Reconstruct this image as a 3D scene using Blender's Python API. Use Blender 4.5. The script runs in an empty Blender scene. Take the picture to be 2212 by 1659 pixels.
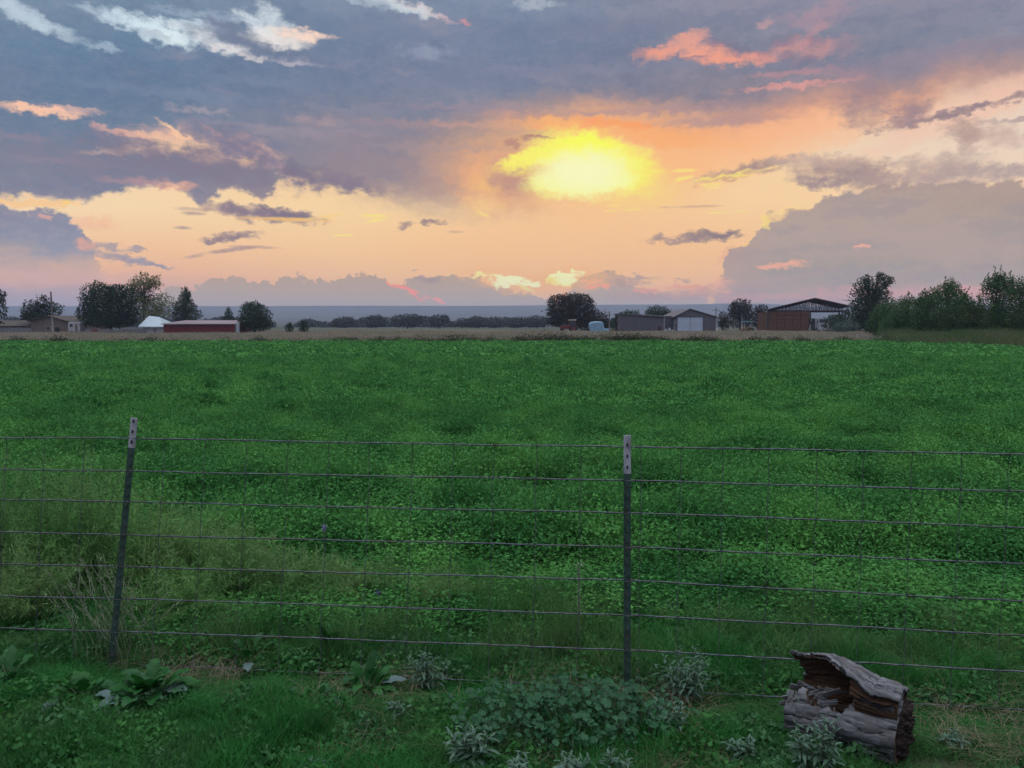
import bpy, math, random
import numpy as np
from mathutils import Vector, Matrix, noise as mnoise

# ------------------------------------------------------------------ basics
random.seed(7)
rng = np.random.default_rng(7)
scene = bpy.context.scene
C = scene.collection
F = 1664.0            # focal length in units of a 2212 px wide frame
CAM_H = 1.74
PITCH = math.atan(129.5 / F)
cp, sp = math.cos(PITCH), math.sin(PITCH)


def ray(px, py):
    u = (px - 1106) / F
    v = (829.5 - py) / F
    return (u, cp + v * sp, -sp + v * cp)


def at(px, py, Y):
    d = ray(px, py)
    t = Y / d[1]
    return Vector((d[0] * t, Y, CAM_H + d[2] * t))


def onground(px, py, z=0.0):
    d = ray(px, py)
    t = (z - CAM_H) / d[2]
    return Vector((d[0] * t, d[1] * t, z))


def sky_uv(px, py):
    d = ray(px, py)
    l = math.sqrt(d[0] ** 2 + d[1] ** 2 + d[2] ** 2)
    return math.degrees(math.atan2(d[0], d[1])), math.degrees(math.asin(d[2] / l))


def lin(c):
    if max(c) > 1.001 or isinstance(c[0], int):
        c = [x / 255 for x in c]
    return tuple((x / 12.92 if x <= 0.04045 else ((x + 0.055) / 1.055) ** 2.4) for x in c[:3])


# ------------------------------------------------------------------ objects
def tag(o, label=None, cat=None, group=None, kind=None):
    if label: o['label'] = label
    if cat: o['category'] = cat
    if group: o['group'] = group
    if kind: o['kind'] = kind
    return o


def root(name, label, cat, loc, rz=0.0, group=None):
    o = bpy.data.objects.new(name, None)
    C.objects.link(o)
    o.empty_display_size = 0.2
    o.location = loc
    o.rotation_euler = (0, 0, rz)
    return tag(o, label, cat, group)


def mesh_np(name, V, Fq, mats, parent=None, attr=None, midx=None, smooth=False, world=True, link=True):
    """V (n,3), Fq (m,k) all same k, or list of lists"""
    me = bpy.data.meshes.new(name)
    V = np.asarray(V, dtype=np.float32)
    if isinstance(Fq, np.ndarray):
        m, k = Fq.shape
        me.vertices.add(len(V)); me.vertices.foreach_set('co', V.ravel())
        me.loops.add(m * k); me.loops.foreach_set('vertex_index', Fq.astype(np.int32).ravel())
        me.polygons.add(m)
        me.polygons.foreach_set('loop_start', np.arange(0, m * k, k, dtype=np.int32))
        me.update(calc_edges=True)
    else:
        me.from_pydata([tuple(map(float, v)) for v in V], [], Fq)
        me.update()
    for mm in (mats if isinstance(mats, (list, tuple)) else [mats]):
        me.materials.append(mm)
    if midx is not None:
        me.polygons.foreach_set('material_index', np.asarray(midx, dtype=np.int32))
    if attr is not None:
        a = me.attributes.new('rnd', 'FLOAT', 'FACE')
        a.data.foreach_set('value', np.asarray(attr, dtype=np.float32))
    if smooth:
        me.polygons.foreach_set('use_smooth', np.ones(len(me.polygons), dtype=bool))
    o = bpy.data.objects.new(name, me)
    if link: C.objects.link(o)
    if parent is not None:
        o.parent = parent
        if world:   # vertices given in world space
            M = Matrix.Translation(parent.location) @ parent.rotation_euler.to_matrix().to_4x4()
            p = parent.parent
            while p is not None:
                M = (Matrix.Translation(p.location) @ p.rotation_euler.to_matrix().to_4x4()) @ M
                p = p.parent
            me.transform(M.inverted())
    return o


class MB:
    def __init__(s):
        s.v = []; s.f = []

    def add(s, vs, fs):
        n = len(s.v)
        s.v += [tuple(v) for v in vs]
        s.f += [[n + i for i in f] for f in fs]
        return s

    def box(s, x0, x1, y0, y1, z0, z1, M=None):
        vs = [(x0, y0, z0), (x1, y0, z0), (x1, y1, z0), (x0, y1, z0), (x0, y0, z1), (x1, y0, z1), (x1, y1, z1), (x0, y1, z1)]
        if M is not None: vs = [M @ Vector(v) for v in vs]
        return s.add(vs, [(0, 3, 2, 1), (4, 5, 6, 7), (0, 1, 5, 4), (1, 2, 6, 5), (2, 3, 7, 6), (3, 0, 4, 7)])

    def prism(s, poly, y0, y1, M=None):
        """poly in xz, extruded along y"""
        n = len(poly)
        vs = [(p[0], y0, p[1]) for p in poly] + [(p[0], y1, p[1]) for p in poly]
        if M is not None: vs = [M @ Vector(v) for v in vs]
        fs = [list(range(n)), list(range(2 * n - 1, n - 1, -1))]
        for i in range(n):
            j = (i + 1) % n
            fs.append([i, i + n, j + n, j])
        return s.add(vs, fs)

    def tube(s, pts, r, n=6, cap=True):
        pts = [Vector(p) for p in pts]
        rs = r if isinstance(r, (list, tuple)) else [r] * len(pts)
        vs = []; fs = []
        for i, p in enumerate(pts):
            a = pts[max(0, i - 1)]; b = pts[min(len(pts) - 1, i + 1)]
            d = (b - a)
            if d.length < 1e-9: d = Vector((0, 0, 1))
            d.normalize()
            ref = Vector((0, 0, 1)) if abs(d.z) < 0.9 else Vector((1, 0, 0))
            u = d.cross(ref).normalized(); w = d.cross(u)
            for k in range(n):
                an = 2 * math.pi * k / n
                vs.append(p + (u * math.cos(an) + w * math.sin(an)) * rs[i])
        for i in range(len(pts) - 1):
            for k in range(n):
                k2 = (k + 1) % n
                fs.append((i * n + k, i * n + k2, (i + 1) * n + k2, (i + 1) * n + k))
        if cap:
            fs.append(tuple(range(n)))
            fs.append(tuple((len(pts) - 1) * n + k for k in reversed(range(n))))
        return s.add(vs, fs)

    def cyl(s, c, axis, r, h, n=16):
        c = Vector(c); a = Vector(axis).normalized()
        return s.tube([c - a * h / 2, c + a * h / 2], r, n)

    def build(s, name, mat, parent=None, smooth=False, bevel=0.0, world=True):
        o = mesh_np(name, s.v, s.f, mat, parent, smooth=smooth, world=world)
        if bevel:
            b = o.modifiers.new('bevel', 'BEVEL'); b.width = bevel; b.segments = 2; b.limit_method = 'ANGLE'
        return o


# ------------------------------------------------------------------ materials
def new_mat(name):
    m = bpy.data.materials.new(name)
    m.use_nodes = True
    return m, m.node_tree.nodes, m.node_tree.links, m.node_tree.nodes['Principled BSDF']


def surf(name, c1, c2=None, scale=3.0, rough=0.8, stretch=(1, 1, 1), spec=0.3, metal=0.0, bump=0.0, detail=6, c3=None, scale3=20, amt3=0.4, objspace=True):
    """two-tone noise surface with an optional third, finer tone"""
    m, N, L, B = new_mat(name)
    c2 = c2 or tuple(x * 0.75 for x in c1)
    tc = N.new('ShaderNodeTexCoord'); mp = N.new('ShaderNodeMapping')
    mp.inputs['Scale'].default_value = stretch
    L.new(tc.outputs['Object'], mp.inputs[0])
    nz = N.new('ShaderNodeTexNoise'); nz.inputs['Scale'].default_value = scale; nz.inputs['Detail'].default_value = detail
    nz.inputs['Roughness'].default_value = 0.6
    L.new(mp.outputs[0], nz.inputs['Vector'])
    rp = N.new('ShaderNodeMapRange'); rp.inputs[1].default_value = 0.35; rp.inputs[2].default_value = 0.65
    L.new(nz.outputs['Fac'], rp.inputs[0])
    mx = N.new('ShaderNodeMix'); mx.data_type = 'RGBA'
    mx.inputs[6].default_value = (*c1, 1); mx.inputs[7].default_value = (*c2, 1)
    L.new(rp.outputs[0], mx.inputs[0])
    out = mx.outputs[2]
    if c3:
        n3 = N.new('ShaderNodeTexNoise'); n3.inputs['Scale'].default_value = scale3; n3.inputs['Detail'].default_value = 4
        L.new(mp.outputs[0], n3.inputs['Vector'])
        r3 = N.new('ShaderNodeMapRange'); r3.inputs[1].default_value = 0.5; r3.inputs[2].default_value = 0.62; r3.inputs[4].default_value = amt3
        L.new(n3.outputs['Fac'], r3.inputs[0])
        m3 = N.new('ShaderNodeMix'); m3.data_type = 'RGBA'; m3.inputs[7].default_value = (*c3, 1)
        L.new(r3.outputs[0], m3.inputs[0]); L.new(out, m3.inputs[6]); out = m3.outputs[2]
    L.new(out, B.inputs['Base Color'])
    B.inputs['Roughness'].default_value = rough
    B.inputs['Metallic'].default_value = metal
    B.inputs['Specular IOR Level'].default_value = spec
    if bump:
        b = N.new('ShaderNodeBump'); b.inputs['Strength'].default_value = bump; b.inputs['Distance'].default_value = 0.02
        L.new(nz.outputs['Fac'], b.inputs['Height']); L.new(b.outputs[0], B.inputs['Normal'])
    return m


def leafmat(name, ca, cb, cc=None, rough=0.55, spec=0.35, trans=0.25, wscale=0.5, objrand=0.4, camt=0.5):
    """leaf colour varies from leaf to leaf (rnd), from plant to plant and in patches over the ground"""
    m, N, L, B = new_mat(name)
    at_ = N.new('ShaderNodeAttribute'); at_.attribute_name = 'rnd'
    oi = N.new('ShaderNodeObjectInfo')
    geo = N.new('ShaderNodeNewGeometry')
    nz = N.new('ShaderNodeTexNoise'); nz.inputs['Scale'].default_value = wscale; nz.inputs['Detail'].default_value = 3
    L.new(geo.outputs['Position'], nz.inputs['Vector'])
    a = N.new('ShaderNodeMath'); a.operation = 'MULTIPLY_ADD'; a.inputs[1].default_value = objrand
    L.new(oi.outputs['Random'], a.inputs[0]); L.new(at_.outputs['Fac'], a.inputs[2])
    b = N.new('ShaderNodeMath'); b.operation = 'MULTIPLY'; b.inputs[1].default_value = 1 / (1 + objrand)
    L.new(a.outputs[0], b.inputs[0])
    mx = N.new('ShaderNodeMix'); mx.data_type = 'RGBA'
    mx.inputs[6].default_value = (*ca, 1); mx.inputs[7].default_value = (*cb, 1)
    L.new(b.outputs[0], mx.inputs[0])
    out = mx.outputs[2]
    if cc:
        r = N.new('ShaderNodeMapRange'); r.inputs[1].default_value = 0.42; r.inputs[2].default_value = 0.66; r.inputs[4].default_value = camt
        L.new(nz.outputs['Fac'], r.inputs[0])
        m2 = N.new('ShaderNodeMix'); m2.data_type = 'RGBA'; m2.inputs[7].default_value = (*cc, 1)
        L.new(r.outputs[0], m2.inputs[0]); L.new(out, m2.inputs[6]); out = m2.outputs[2]
    L.new(out, B.inputs['Base Color'])
    B.inputs['Roughness'].default_value = rough
    B.inputs['Specular IOR Level'].default_value = spec
    if trans:
        tr = N.new('ShaderNodeBsdfTranslucent'); L.new(out, tr.inputs['Color'])
        ms = N.new('ShaderNodeMixShader'); ms.inputs[0].default_value = trans
        L.new(B.outputs[0], ms.inputs[1]); L.new(tr.outputs[0], ms.inputs[2])
        L.new(ms.outputs[0], N['Material Output'].inputs['Surface'])
    return m


# ------------------------------------------------------------------ camera
cam = bpy.data.cameras.new('camera')
co = bpy.data.objects.new('camera', cam); C.objects.link(co)
co.location = (0, 0, CAM_H)
co.rotation_euler = (math.pi / 2 - PITCH, 0, 0)
cam.sensor_width = 36; cam.lens = F / 2212 * 36
cam.clip_start = 0.05; cam.clip_end = 12000
scene.camera = co
scene.view_settings.view_transform = 'Standard'
scene.view_settings.look = 'None'
scene.view_settings.exposure = 0
scene.view_settings.gamma = 1
scene.render.resolution_x = 1024; scene.render.resolution_y = 768
cy = scene.cycles
cy.max_bounces = 4; cy.diffuse_bounces = 2; cy.glossy_bounces = 1; cy.transmission_bounces = 2
cy.transparent_max_bounces = 4; cy.volume_bounces = 0
cy.sample_clamp_indirect = 4
cy.use_adaptive_sampling = True; cy.adaptive_threshold = 0.02
cy.use_denoising = True
try:
    cy.denoiser = 'OPENIMAGEDENOISE'
    cy.denoising_input_passes = 'RGB_ALBEDO_NORMAL'
except Exception:
    pass

# ------------------------------------------------------------------ sky
ZENITH = (2.5, 2.7, 2.95)
world = bpy.data.worlds.new("World")
scene.world = world
world.use_nodes = True
skymat = bpy.data.materials.new('sky')
skymat.use_nodes = True
skymat.cycles.emission_sampling = 'NONE'
WT = skymat.node_tree
WN, WL = WT.nodes, WT.links
WN.clear()


def wm(op, *ins, clamp=False):
    n = WN.new('ShaderNodeMath'); n.operation = op; n.use_clamp = clamp
    for i, x in enumerate(ins):
        if isinstance(x, (int, float)): n.inputs[i].default_value = x
        else: WL.new(x, n.inputs[i])
    return n.outputs[0]


def wrange(x, a, b, c=0.0, d=1.0, smooth=True):
    n = WN.new('ShaderNodeMapRange'); n.interpolation_type = 'SMOOTHSTEP' if smooth else 'LINEAR'
    WL.new(x, n.inputs[0])
    for i, v in zip((1, 2, 3, 4), (a, b, c, d)):
        if isinstance(v, (int, float)): n.inputs[i].default_value = v
        else: WL.new(v, n.inputs[i])
    return n.outputs[0]


def wmix(f, a, b):
    n = WN.new('ShaderNodeMix'); n.data_type = 'RGBA'
    for s, x in ((0, f), (6, a), (7, b)):
        if isinstance(x, (int, float)): n.inputs[s].default_value = x
        elif isinstance(x, tuple): n.inputs[s].default_value = (*x, 1)
        else: WL.new(x, n.inputs[s])
    return n.outputs[2]


def wnoise(vec, scale, detail, rough=0.55, stretch=(1, 1, 1), off=(0, 0, 0), color=False, lac=2.0):
    mp = WN.new('ShaderNodeMapping'); mp.inputs['Scale'].default_value = stretch; mp.inputs['Location'].default_value = off
    WL.new(vec, mp.inputs[0])
    n = WN.new('ShaderNodeTexNoise'); n.noise_dimensions = '2D'
    n.inputs['Scale'].default_value = scale; n.inputs['Detail'].default_value = detail; n.inputs['Roughness'].default_value = rough
    n.inputs['Lacunarity'].default_value = lac
    WL.new(mp.outputs[0], n.inputs['Vector'])
    if color:
        sc_ = WN.new('ShaderNodeSeparateColor'); WL.new(n.outputs['Color'], sc_.inputs[0])
        cx_ = WN.new('ShaderNodeCombineXYZ')
        for i_ in range(2): WL.new(sc_.outputs[i_], cx_.inputs[i_])
        return cx_.outputs[0]
    return n.outputs['Fac']


def wvec(op, a, b):
    n = WN.new('ShaderNodeVectorMath'); n.operation = op
    for i, x in enumerate((a, b)):
        if isinstance(x, tuple): n.inputs[i].default_value = x
        else: WL.new(x, n.inputs[i])
    return n.outputs[0]


def wramp(x, stops):
    n = WN.new('ShaderNodeValToRGB')
    WL.new(x, n.inputs[0])
    e = n.color_ramp.elements
    stops = sorted(stops)
    e[0].position, e[0].color = stops[0][0], (*stops[0][1], 1)
    e[1].position, e[1].color = stops[-1][0], (*stops[-1][1], 1)
    for p, c in stops[1:-1]:
        k = e.new(p); k.color = (*c, 1)
    return n.outputs[0]


AZ0, AZ1 = -40.0, 40.0
EL1 = 30.0


def wcurve(az01, pts):
    """elevation of a cloud edge against azimuth; pts are (px, py) of the outline"""
    n = WN.new('ShaderNodeFloatCurve')
    WL.new(az01, n.inputs['Value'])
    cm = n.mapping; c = cm.curves[0]
    P = []
    for px, py in pts:
        a, e = sky_uv(px, py)
        P.append(((a - AZ0) / (AZ1 - AZ0), max(0, min(1, (e + 2) / (EL1 + 2)))))
    P.sort()
    c.points[0].location = (0, P[0][1]); c.points[1].location = (1, P[-1][1])
    for p in P: c.points.new(*p)
    for p in c.points: p.handle_type = 'VECTOR'
    cm.update()
    return wm('MULTIPLY_ADD', n.outputs[0], EL1 + 2, -2.0)


tc = WN.new('ShaderNodeTexCoord')
nrm = WN.new('ShaderNodeVectorMath'); nrm.operation = 'NORMALIZE'; WL.new(tc.outputs['Object'], nrm.inputs[0])
sep = WN.new('ShaderNodeSeparateXYZ'); WL.new(nrm.outputs[0], sep.inputs[0])
DEG = 180 / math.pi
az = wm('MULTIPLY', wm('ARCTAN2', sep.outputs[0], sep.outputs[1]), DEG)
el = wm('MULTIPLY', wm('ARCSINE', sep.outputs[2]), DEG)
cb = WN.new('ShaderNodeCombineXYZ'); WL.new(az, cb.inputs[0]); WL.new(el, cb.inputs[1])
P0 = cb.outputs[0]

# turbulent displacement of the sky position: a soft broad one and a fine one
warpS = wnoise(P0, 0.22, 4, 0.55, (0.55, 1.3, 1), (3.1, 7.7, 0), color=True)
warpF = wnoise(P0, 1.3, 4, 0.6, (0.75, 1.2, 1), (11, 5, 0), color=True)
dS = wvec('MULTIPLY', wvec('SUBTRACT', warpS, (0.5, 0.5, 0.5)), (5.0, 3.2, 0))
dF = wvec('MULTIPLY', wvec('SUBTRACT', warpF, (0.5, 0.5, 0.5)), (1.3, 1.1, 0))
PF = wvec('ADD', P0, dF)
PS = wvec('ADD', PF, dS)
nBroad = wnoise(PF, 0.16, 5, 0.6, (0.4, 1.5, 1), (0, 2, 0))        # long streaks
nStreak = wnoise(PF, 0.45, 6, 0.62, (0.45, 1.6, 1), (4, 0, 0))
nPuff = wnoise(P0, 1.1, 6, 0.65, (0.8, 1.25, 1), (20, 9, 0))
nFine = wnoise(P0, 3.2, 4, 0.6, (0.6, 1.4, 1), (1, 30, 0))


def sepxy(v):
    s = WN.new('ShaderNodeSeparateXYZ'); WL.new(v, s.inputs[0]); return s.outputs[0], s.outputs[1]


azF, elF = sepxy(PF)
azM, elM = sepxy(wvec('ADD', PF, wvec('MULTIPLY', dS, (0.35, 0.35, 0))))
nMix = wm('MULTIPLY_ADD', nPuff, 0.55, wm('MULTIPLY_ADD', nStreak, 0.35, wm('MULTIPLY', nFine, 0.10)))


def wvoro(vec, scale):
    n = WN.new('ShaderNodeTexVoronoi'); n.voronoi_dimensions = '2D'; n.inputs['Scale'].default_value = scale
    WL.new(vec, n.inputs['Vector']); return n.outputs['Distance']


billow = wm('ADD', wm('MULTIPLY_ADD', wvoro(PF, 0.75), -0.42, 0.20), wm('MULTIPLY_ADD', wvoro(P0, 2.1), -0.26, 0.12))
# every field above feeds the position by a vanishing amount, so that Cycles evaluates them first
tiny = wm('MULTIPLY', wm('ADD', wm('ADD', wm('ADD', wm('ADD', nBroad, billow), nStreak), wm('ADD', nMix, azM)), wm('ADD', elM, azF)), 1e-7)
azF = wm('ADD', azF, tiny); elF = wm('ADD', elF, tiny)
az = wm('ADD', az, tiny); el = wm('ADD', el, tiny)
az01F = wm('MULTIPLY_ADD', azF, 1 / (AZ1 - AZ0), -AZ0 / (AZ1 - AZ0))
az01M = wm('MULTIPLY_ADD', azM, 1 / (AZ1 - AZ0), -AZ0 / (AZ1 - AZ0))
elC = wm('ADD', elF, wm('MULTIPLY', billow, -1.0))
SLANT = {}


def reorder():
    """tie the position to the colour reached so far: keeps the shader's memory small"""
    global az, el, azF, elF
    d = WN.new('ShaderNodeVectorMath'); d.operation = 'DOT_PRODUCT'
    WL.new(col, d.inputs[0]); d.inputs[1].default_value = (1e-7, 1e-7, 1e-7)
    t = d.outputs['Value']
    az = wm('ADD', az, t); el = wm('ADD', el, t); azF = wm('ADD', azF, t); elF = wm('ADD', elF, t)
    SLANT.clear()


def slanted(base, ang):
    """sky position with its vertical slanted by ang, so that upright ellipses lean"""
    key = (base, ang)
    if key not in SLANT:
        x, y = (azF, elF) if base == 'F' else (az, el)
        c = WN.new('ShaderNodeCombineXYZ'); WL.new(x, c.inputs[0])
        WL.new(wm('MULTIPLY_ADD', x, -math.tan(math.radians(ang)), y), c.inputs[1])
        SLANT[key] = c.outputs[0]
    return SLANT[key]


def E(py):
    d = ray(1106, py)
    return d[2] / d[1] / 0.62


def A(px): return sky_uv(px, 600)[0]


# --- open sky behind the clouds
el01 = wm('MULTIPLY', wm('DIVIDE', sep.outputs[2], wm('ADD', sep.outputs[1], tiny)), 1 / 0.62)
clearL = wramp(el01, [(E(660), lin((205, 165, 146))), (E(610), lin((242, 182, 142))), (E(540), lin((254, 200, 148))), (E(450), lin((255, 221, 172))),
                      (E(330), lin((250, 214, 172))), (E(200), lin((238, 220, 205))), (E(80), lin((205, 226, 234))), (1.0, lin((190, 210, 225)))])
clearR = wramp(el01, [(E(660), lin((220, 160, 145))), (E(610), lin((240, 172, 145))), (E(520), lin((250, 196, 155))), (E(430), lin((252, 215, 175))),
                      (E(330), lin((240, 218, 195))), (E(220), lin((232, 205, 185))), (E(80), lin((190, 170, 180))), (1.0, lin((180, 175, 190)))])
col = wmix(wrange(az, -8, 22), clearL, clearR)


def blob(col, px, py, rx, ry, c, op=1.0, soft=0.4, ang=0.0, k=1.0, n=None, P='F'):
    """a wisp: an ellipse in the sky frayed by cloud noise"""
    a, e = sky_uv(px, py)
    angs = (-30, -16, -8, 0, 8, 18, 45) if P == 'F' else (-20, 0, 9)
    q = min(angs, key=lambda v: abs(v - ang))
    e -= math.tan(math.radians(q)) * a
    ix, iy = 29.0 / rx, 29.0 / ry
    va = WN.new('ShaderNodeVectorMath'); va.operation = 'MULTIPLY_ADD'
    WL.new(slanted(P, q), va.inputs[0]); va.inputs[1].default_value = (ix, iy, 0); va.inputs[2].default_value = (-a * ix, -e * iy, 0)
    vd = WN.new('ShaderNodeVectorMath'); vd.operation = 'DOT_PRODUCT'
    WL.new(va.outputs[0], vd.inputs[0]); WL.new(va.outputs[0], vd.inputs[1])
    r = vd.outputs['Value']
    if k:
        r = wm('MULTIPLY_ADD', n if n is not None else nPuff, -4.4 * k, r)
    mid = 1.0 - k * 2.2
    return wmix(wrange(r, mid + 2 * soft, mid - 2 * soft if k else max(mid - 2 * soft, -0.2), 0, op), col, lin(c))


# broad glow where the sun stands behind the clouds
col = blob(col, 1290, 410, 620, 230, (255, 212, 148), 0.75, 0.95, k=0)
col = blob(col, 1260, 560, 330, 90, (255, 190, 130), 0.5, 0.9, k=0)
col = blob(col, 2120, 250, 260, 90, (236, 214, 196), 0.7, 0.8, k=0.3)

# --- left cumulus
edgeL = wcurve(az01F, [(-500, 430), (-60, 436), (0, 440), (48, 446), (60, 462), (95, 452), (130, 455), (152, 470), (178, 492), (188, 515), (203, 540), (213, 570), (222, 600), (240, 640), (300, 690)])
mL = wrange(wm('SUBTRACT', edgeL, elC), -0.12, 0.22)
fadeL = wm('MULTIPLY', mL, wrange(wm('ADD', el, wm('MULTIPLY', nStreak, 3.0)), 4.2, 7.0, 0.3, 1.0))
col = blob(col, 204, 480, 34, 10, (250, 184, 148), 0.6, 1.0, k=1.0)
colL = wramp(el01, [(E(655), lin((170, 158, 165))), (E(600), lin((160, 152, 162))), (E(540), lin((140, 146, 164))), (E(450), lin((142, 138, 154)))])
colL = wmix(wrange(nPuff, 0.42, 0.68, 0, 0.35), colL, lin((172, 160, 166)))
colL = wmix(wrange(nStreak, 0.5, 0.36, 0, 0.3), colL, lin((118, 128, 150)))
col = wmix(wm('MULTIPLY', fadeL, wrange(az, A(290), A(170))), col, colL)
col = blob(col, 90, 612, 260, 22, (222, 176, 165), 0.6, 0.6, k=0.5, n=nStreak)
col = blob(col, 60, 645, 260, 22, (172, 160, 170), 0.7, 0.6, k=0.3, n=nStreak)
for x, y, rx, ry in ((230, 532, 34, 7), (250, 556, 46, 9), (292, 536, 16, 5), (300, 566, 40, 5), (340, 574, 26, 3)):
    col = blob(col, x, y, rx, ry, (158, 148, 158), 0.8, 0.45, -4, 0.9)
col = blob(col, 180, 526, 12, 6, (244, 172, 140), 0.7, 0.8, k=1.0)
col = blob(col, 60, 437, 75, 7, (255, 205, 140), 0.9, 0.4, k=0.6)

# --- far cumulus row along the horizon
rim = wmix(wrange(az, A(700), A(1100)), lin((235, 175, 150)), lin((255, 196, 110)))
edgeH = wcurve(az01F, [(200, 690), (330, 650), (352, 618), (377, 609), (400, 628), (425, 622), (450, 606), (480, 601), (508, 598), (530, 607), (560, 611), (598, 617), (610, 604), (624, 597), (650, 596), (662, 602),
                       (690, 607), (712, 617), (722, 606), (750, 599), (785, 597), (808, 595), (826, 601), (835, 611), (858, 618), (872, 606), (900, 600), (935, 603), (962, 601),
                       (985, 597), (1005, 596), (1030, 601), (1050, 612), (1070, 621), (1090, 622), (1110, 628), (1140, 632), (1170, 643), (1200, 652), (1222, 640), (1240, 612), (1252, 597), (1272, 590), (1290, 594),
                       (1312, 579), (1330, 590), (1345, 606), (1375, 622), (1420, 634), (1500, 645), (1560, 652), (1700, 690)])
dH = wm('SUBTRACT', edgeH, elC)
col = wmix(wrange(dH, -0.10, -0.02, 0, 0.55), col, rim)
colH = wramp(el01, [(E(662), lin((186, 168, 150))), (E(630), lin((190, 166, 144))), (E(595), lin((192, 162, 136)))])
col = wmix(wrange(dH, -0.05, 0.06), col, colH)
col = blob(col, 1110, 608, 90, 22, (255, 186, 110), 0.7, 0.7, -8, 0.6)
col = blob(col, 1240, 602, 80, 22, (255, 186, 110), 0.7, 0.7, 0, 0.6)
for x, y, rx, ry, an, c in ((1040, 597, 26, 5, 3, (255, 236, 150)), (1110, 606, 42, 9, -8, (255, 252, 190)), (1085, 614, 18, 7, 0, (255, 250, 190)), (1135, 622, 20, 5, -30, (255, 225, 140)),
                            (1222, 596, 34, 7, 6, (255, 250, 180)), (1208, 610, 26, 7, -4, (255, 240, 140)), (1228, 606, 16, 6, 0, (255, 250, 180)), (1275, 606, 30, 3, 4, (255, 178, 120)), (1300, 617, 24, 5, 0, (255, 165, 120)), (1190, 610, 8, 5, 0, (255, 225, 120)),
                            (865, 622, 26, 5, -28, (255, 150, 125)), (895, 634, 22, 4, -34, (255, 150, 125)), (940, 646, 20, 2.6, -15, (250, 160, 140)), (1190, 648, 26, 2, -8, (255, 190, 150)), (1160, 630, 18, 2.5, -30, (255, 200, 130)),
                            (1205, 642, 14, 4, 0, (255, 170, 110))):
    col = blob(col, x, y, rx * 1.1, ry * 1.05, c, 1.0, 0.3, an, 0.8)
for x, y, rx, ry, c in ((1385, 600, 34, 5, (176, 150, 140)), (1360, 612, 40, 6, (186, 150, 136)), (1475, 605, 18, 3, (186, 150, 140)), (1430, 640, 110, 10, (190, 152, 142)), (915, 603, 28, 5, (160, 140, 140)),
                        (1490, 622, 50, 8, (240, 160, 130)), (1400, 628, 30, 5, (250, 165, 130)), (1560, 630, 60, 10, (200, 155, 140)), (895, 583, 8, 2, (170, 145, 140))):
    col = blob(col, x, y, rx, ry, c, 0.75, 0.5, 0, 0.8)

# --- right cumulus bank
reorder()
edgeR = wcurve(az01F, [(1400, 700), (1500, 668), (1546, 648), (1556, 628), (1552, 604), (1548, 580), (1558, 558), (1580, 540), (1605, 528), (1632, 512), (1645, 492), (1652, 468), (1668, 455), (1690, 452), (1712, 449), (1735, 452), (1752, 452),
                       (1762, 436), (1790, 424), (1815, 418), (1845, 416), (1870, 408), (1900, 406), (1925, 398), (1965, 394), (2020, 395), (2070, 391), (2120, 398), (2170, 394), (2230, 398), (2400, 380), (2900, 420)])
dR = wm('SUBTRACT', edgeR, wm('ADD', elF, wm('MULTIPLY', billow, -0.55)))
rimR = wmix(wrange(az, A(1640), A(1850)), lin((255, 205, 120)), lin((240, 205, 170)))
col = wmix(wrange(dR, -0.14, -0.03, 0, 0.8), col, rimR)
colR = wramp(el01, [(E(658), lin((186, 158, 142))), (E(636), lin((184, 158, 140))), (E(600), lin((174, 158, 142))), (E(500), lin((174, 156, 142))), (E(430), lin((178, 155, 139))), (E(395), lin((181, 155, 139)))])
colR = wmix(wrange(nBroad, 0.38, 0.68, 0, 0.6), colR, lin((190, 164, 150)))
colR = wmix(wrange(nStreak, 0.52, 0.38, 0, 0.35), colR, lin((150, 142, 146)))
colR = wmix(wrange(nPuff, 0.5, 0.7, 0, 0.3), colR, lin((188, 162, 150)))
colR = wmix(wm('MULTIPLY', wrange(az, A(1700), A(1540)), 0.45), colR, lin((205, 160, 142)))
col = wmix(wrange(dR, -0.08, 0.14), col, colR)
for x, y, rx, ry, an, c, op in ((1676, 466, 26, 9, 18, (255, 210, 142), 0.8), (1652, 480, 9, 9, 0, (255, 226, 122), 0.7), (1662, 490, 6, 5, 0, (255, 226, 122), 0.6), (1700, 452, 30, 4, 18, (255, 218, 150), 0.7), (1690, 572, 42, 7, 0, (250, 178, 142), 0.9), (1862, 533, 12, 5, 0, (250, 178, 150), 0.9), (1565, 550, 18, 8, 50, (245, 185, 140), 0.8),
                                (1720, 642, 150, 7, 3, (225, 158, 146), 0.5), (1850, 630, 90, 9, 2, (225, 160, 148), 0.4), (2120, 632, 120, 11, 0, (244, 168, 150), 0.7), (1560, 618, 24, 14, 0, (245, 178, 142), 0.8), (1960, 625, 110, 7, 0, (215, 160, 150), 0.4),
                                (1660, 606, 110, 8, 6, (186, 158, 150), 0.6)):
    col = blob(col, x, y, rx, ry, c, op, 0.5, an, 0.8)

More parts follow.
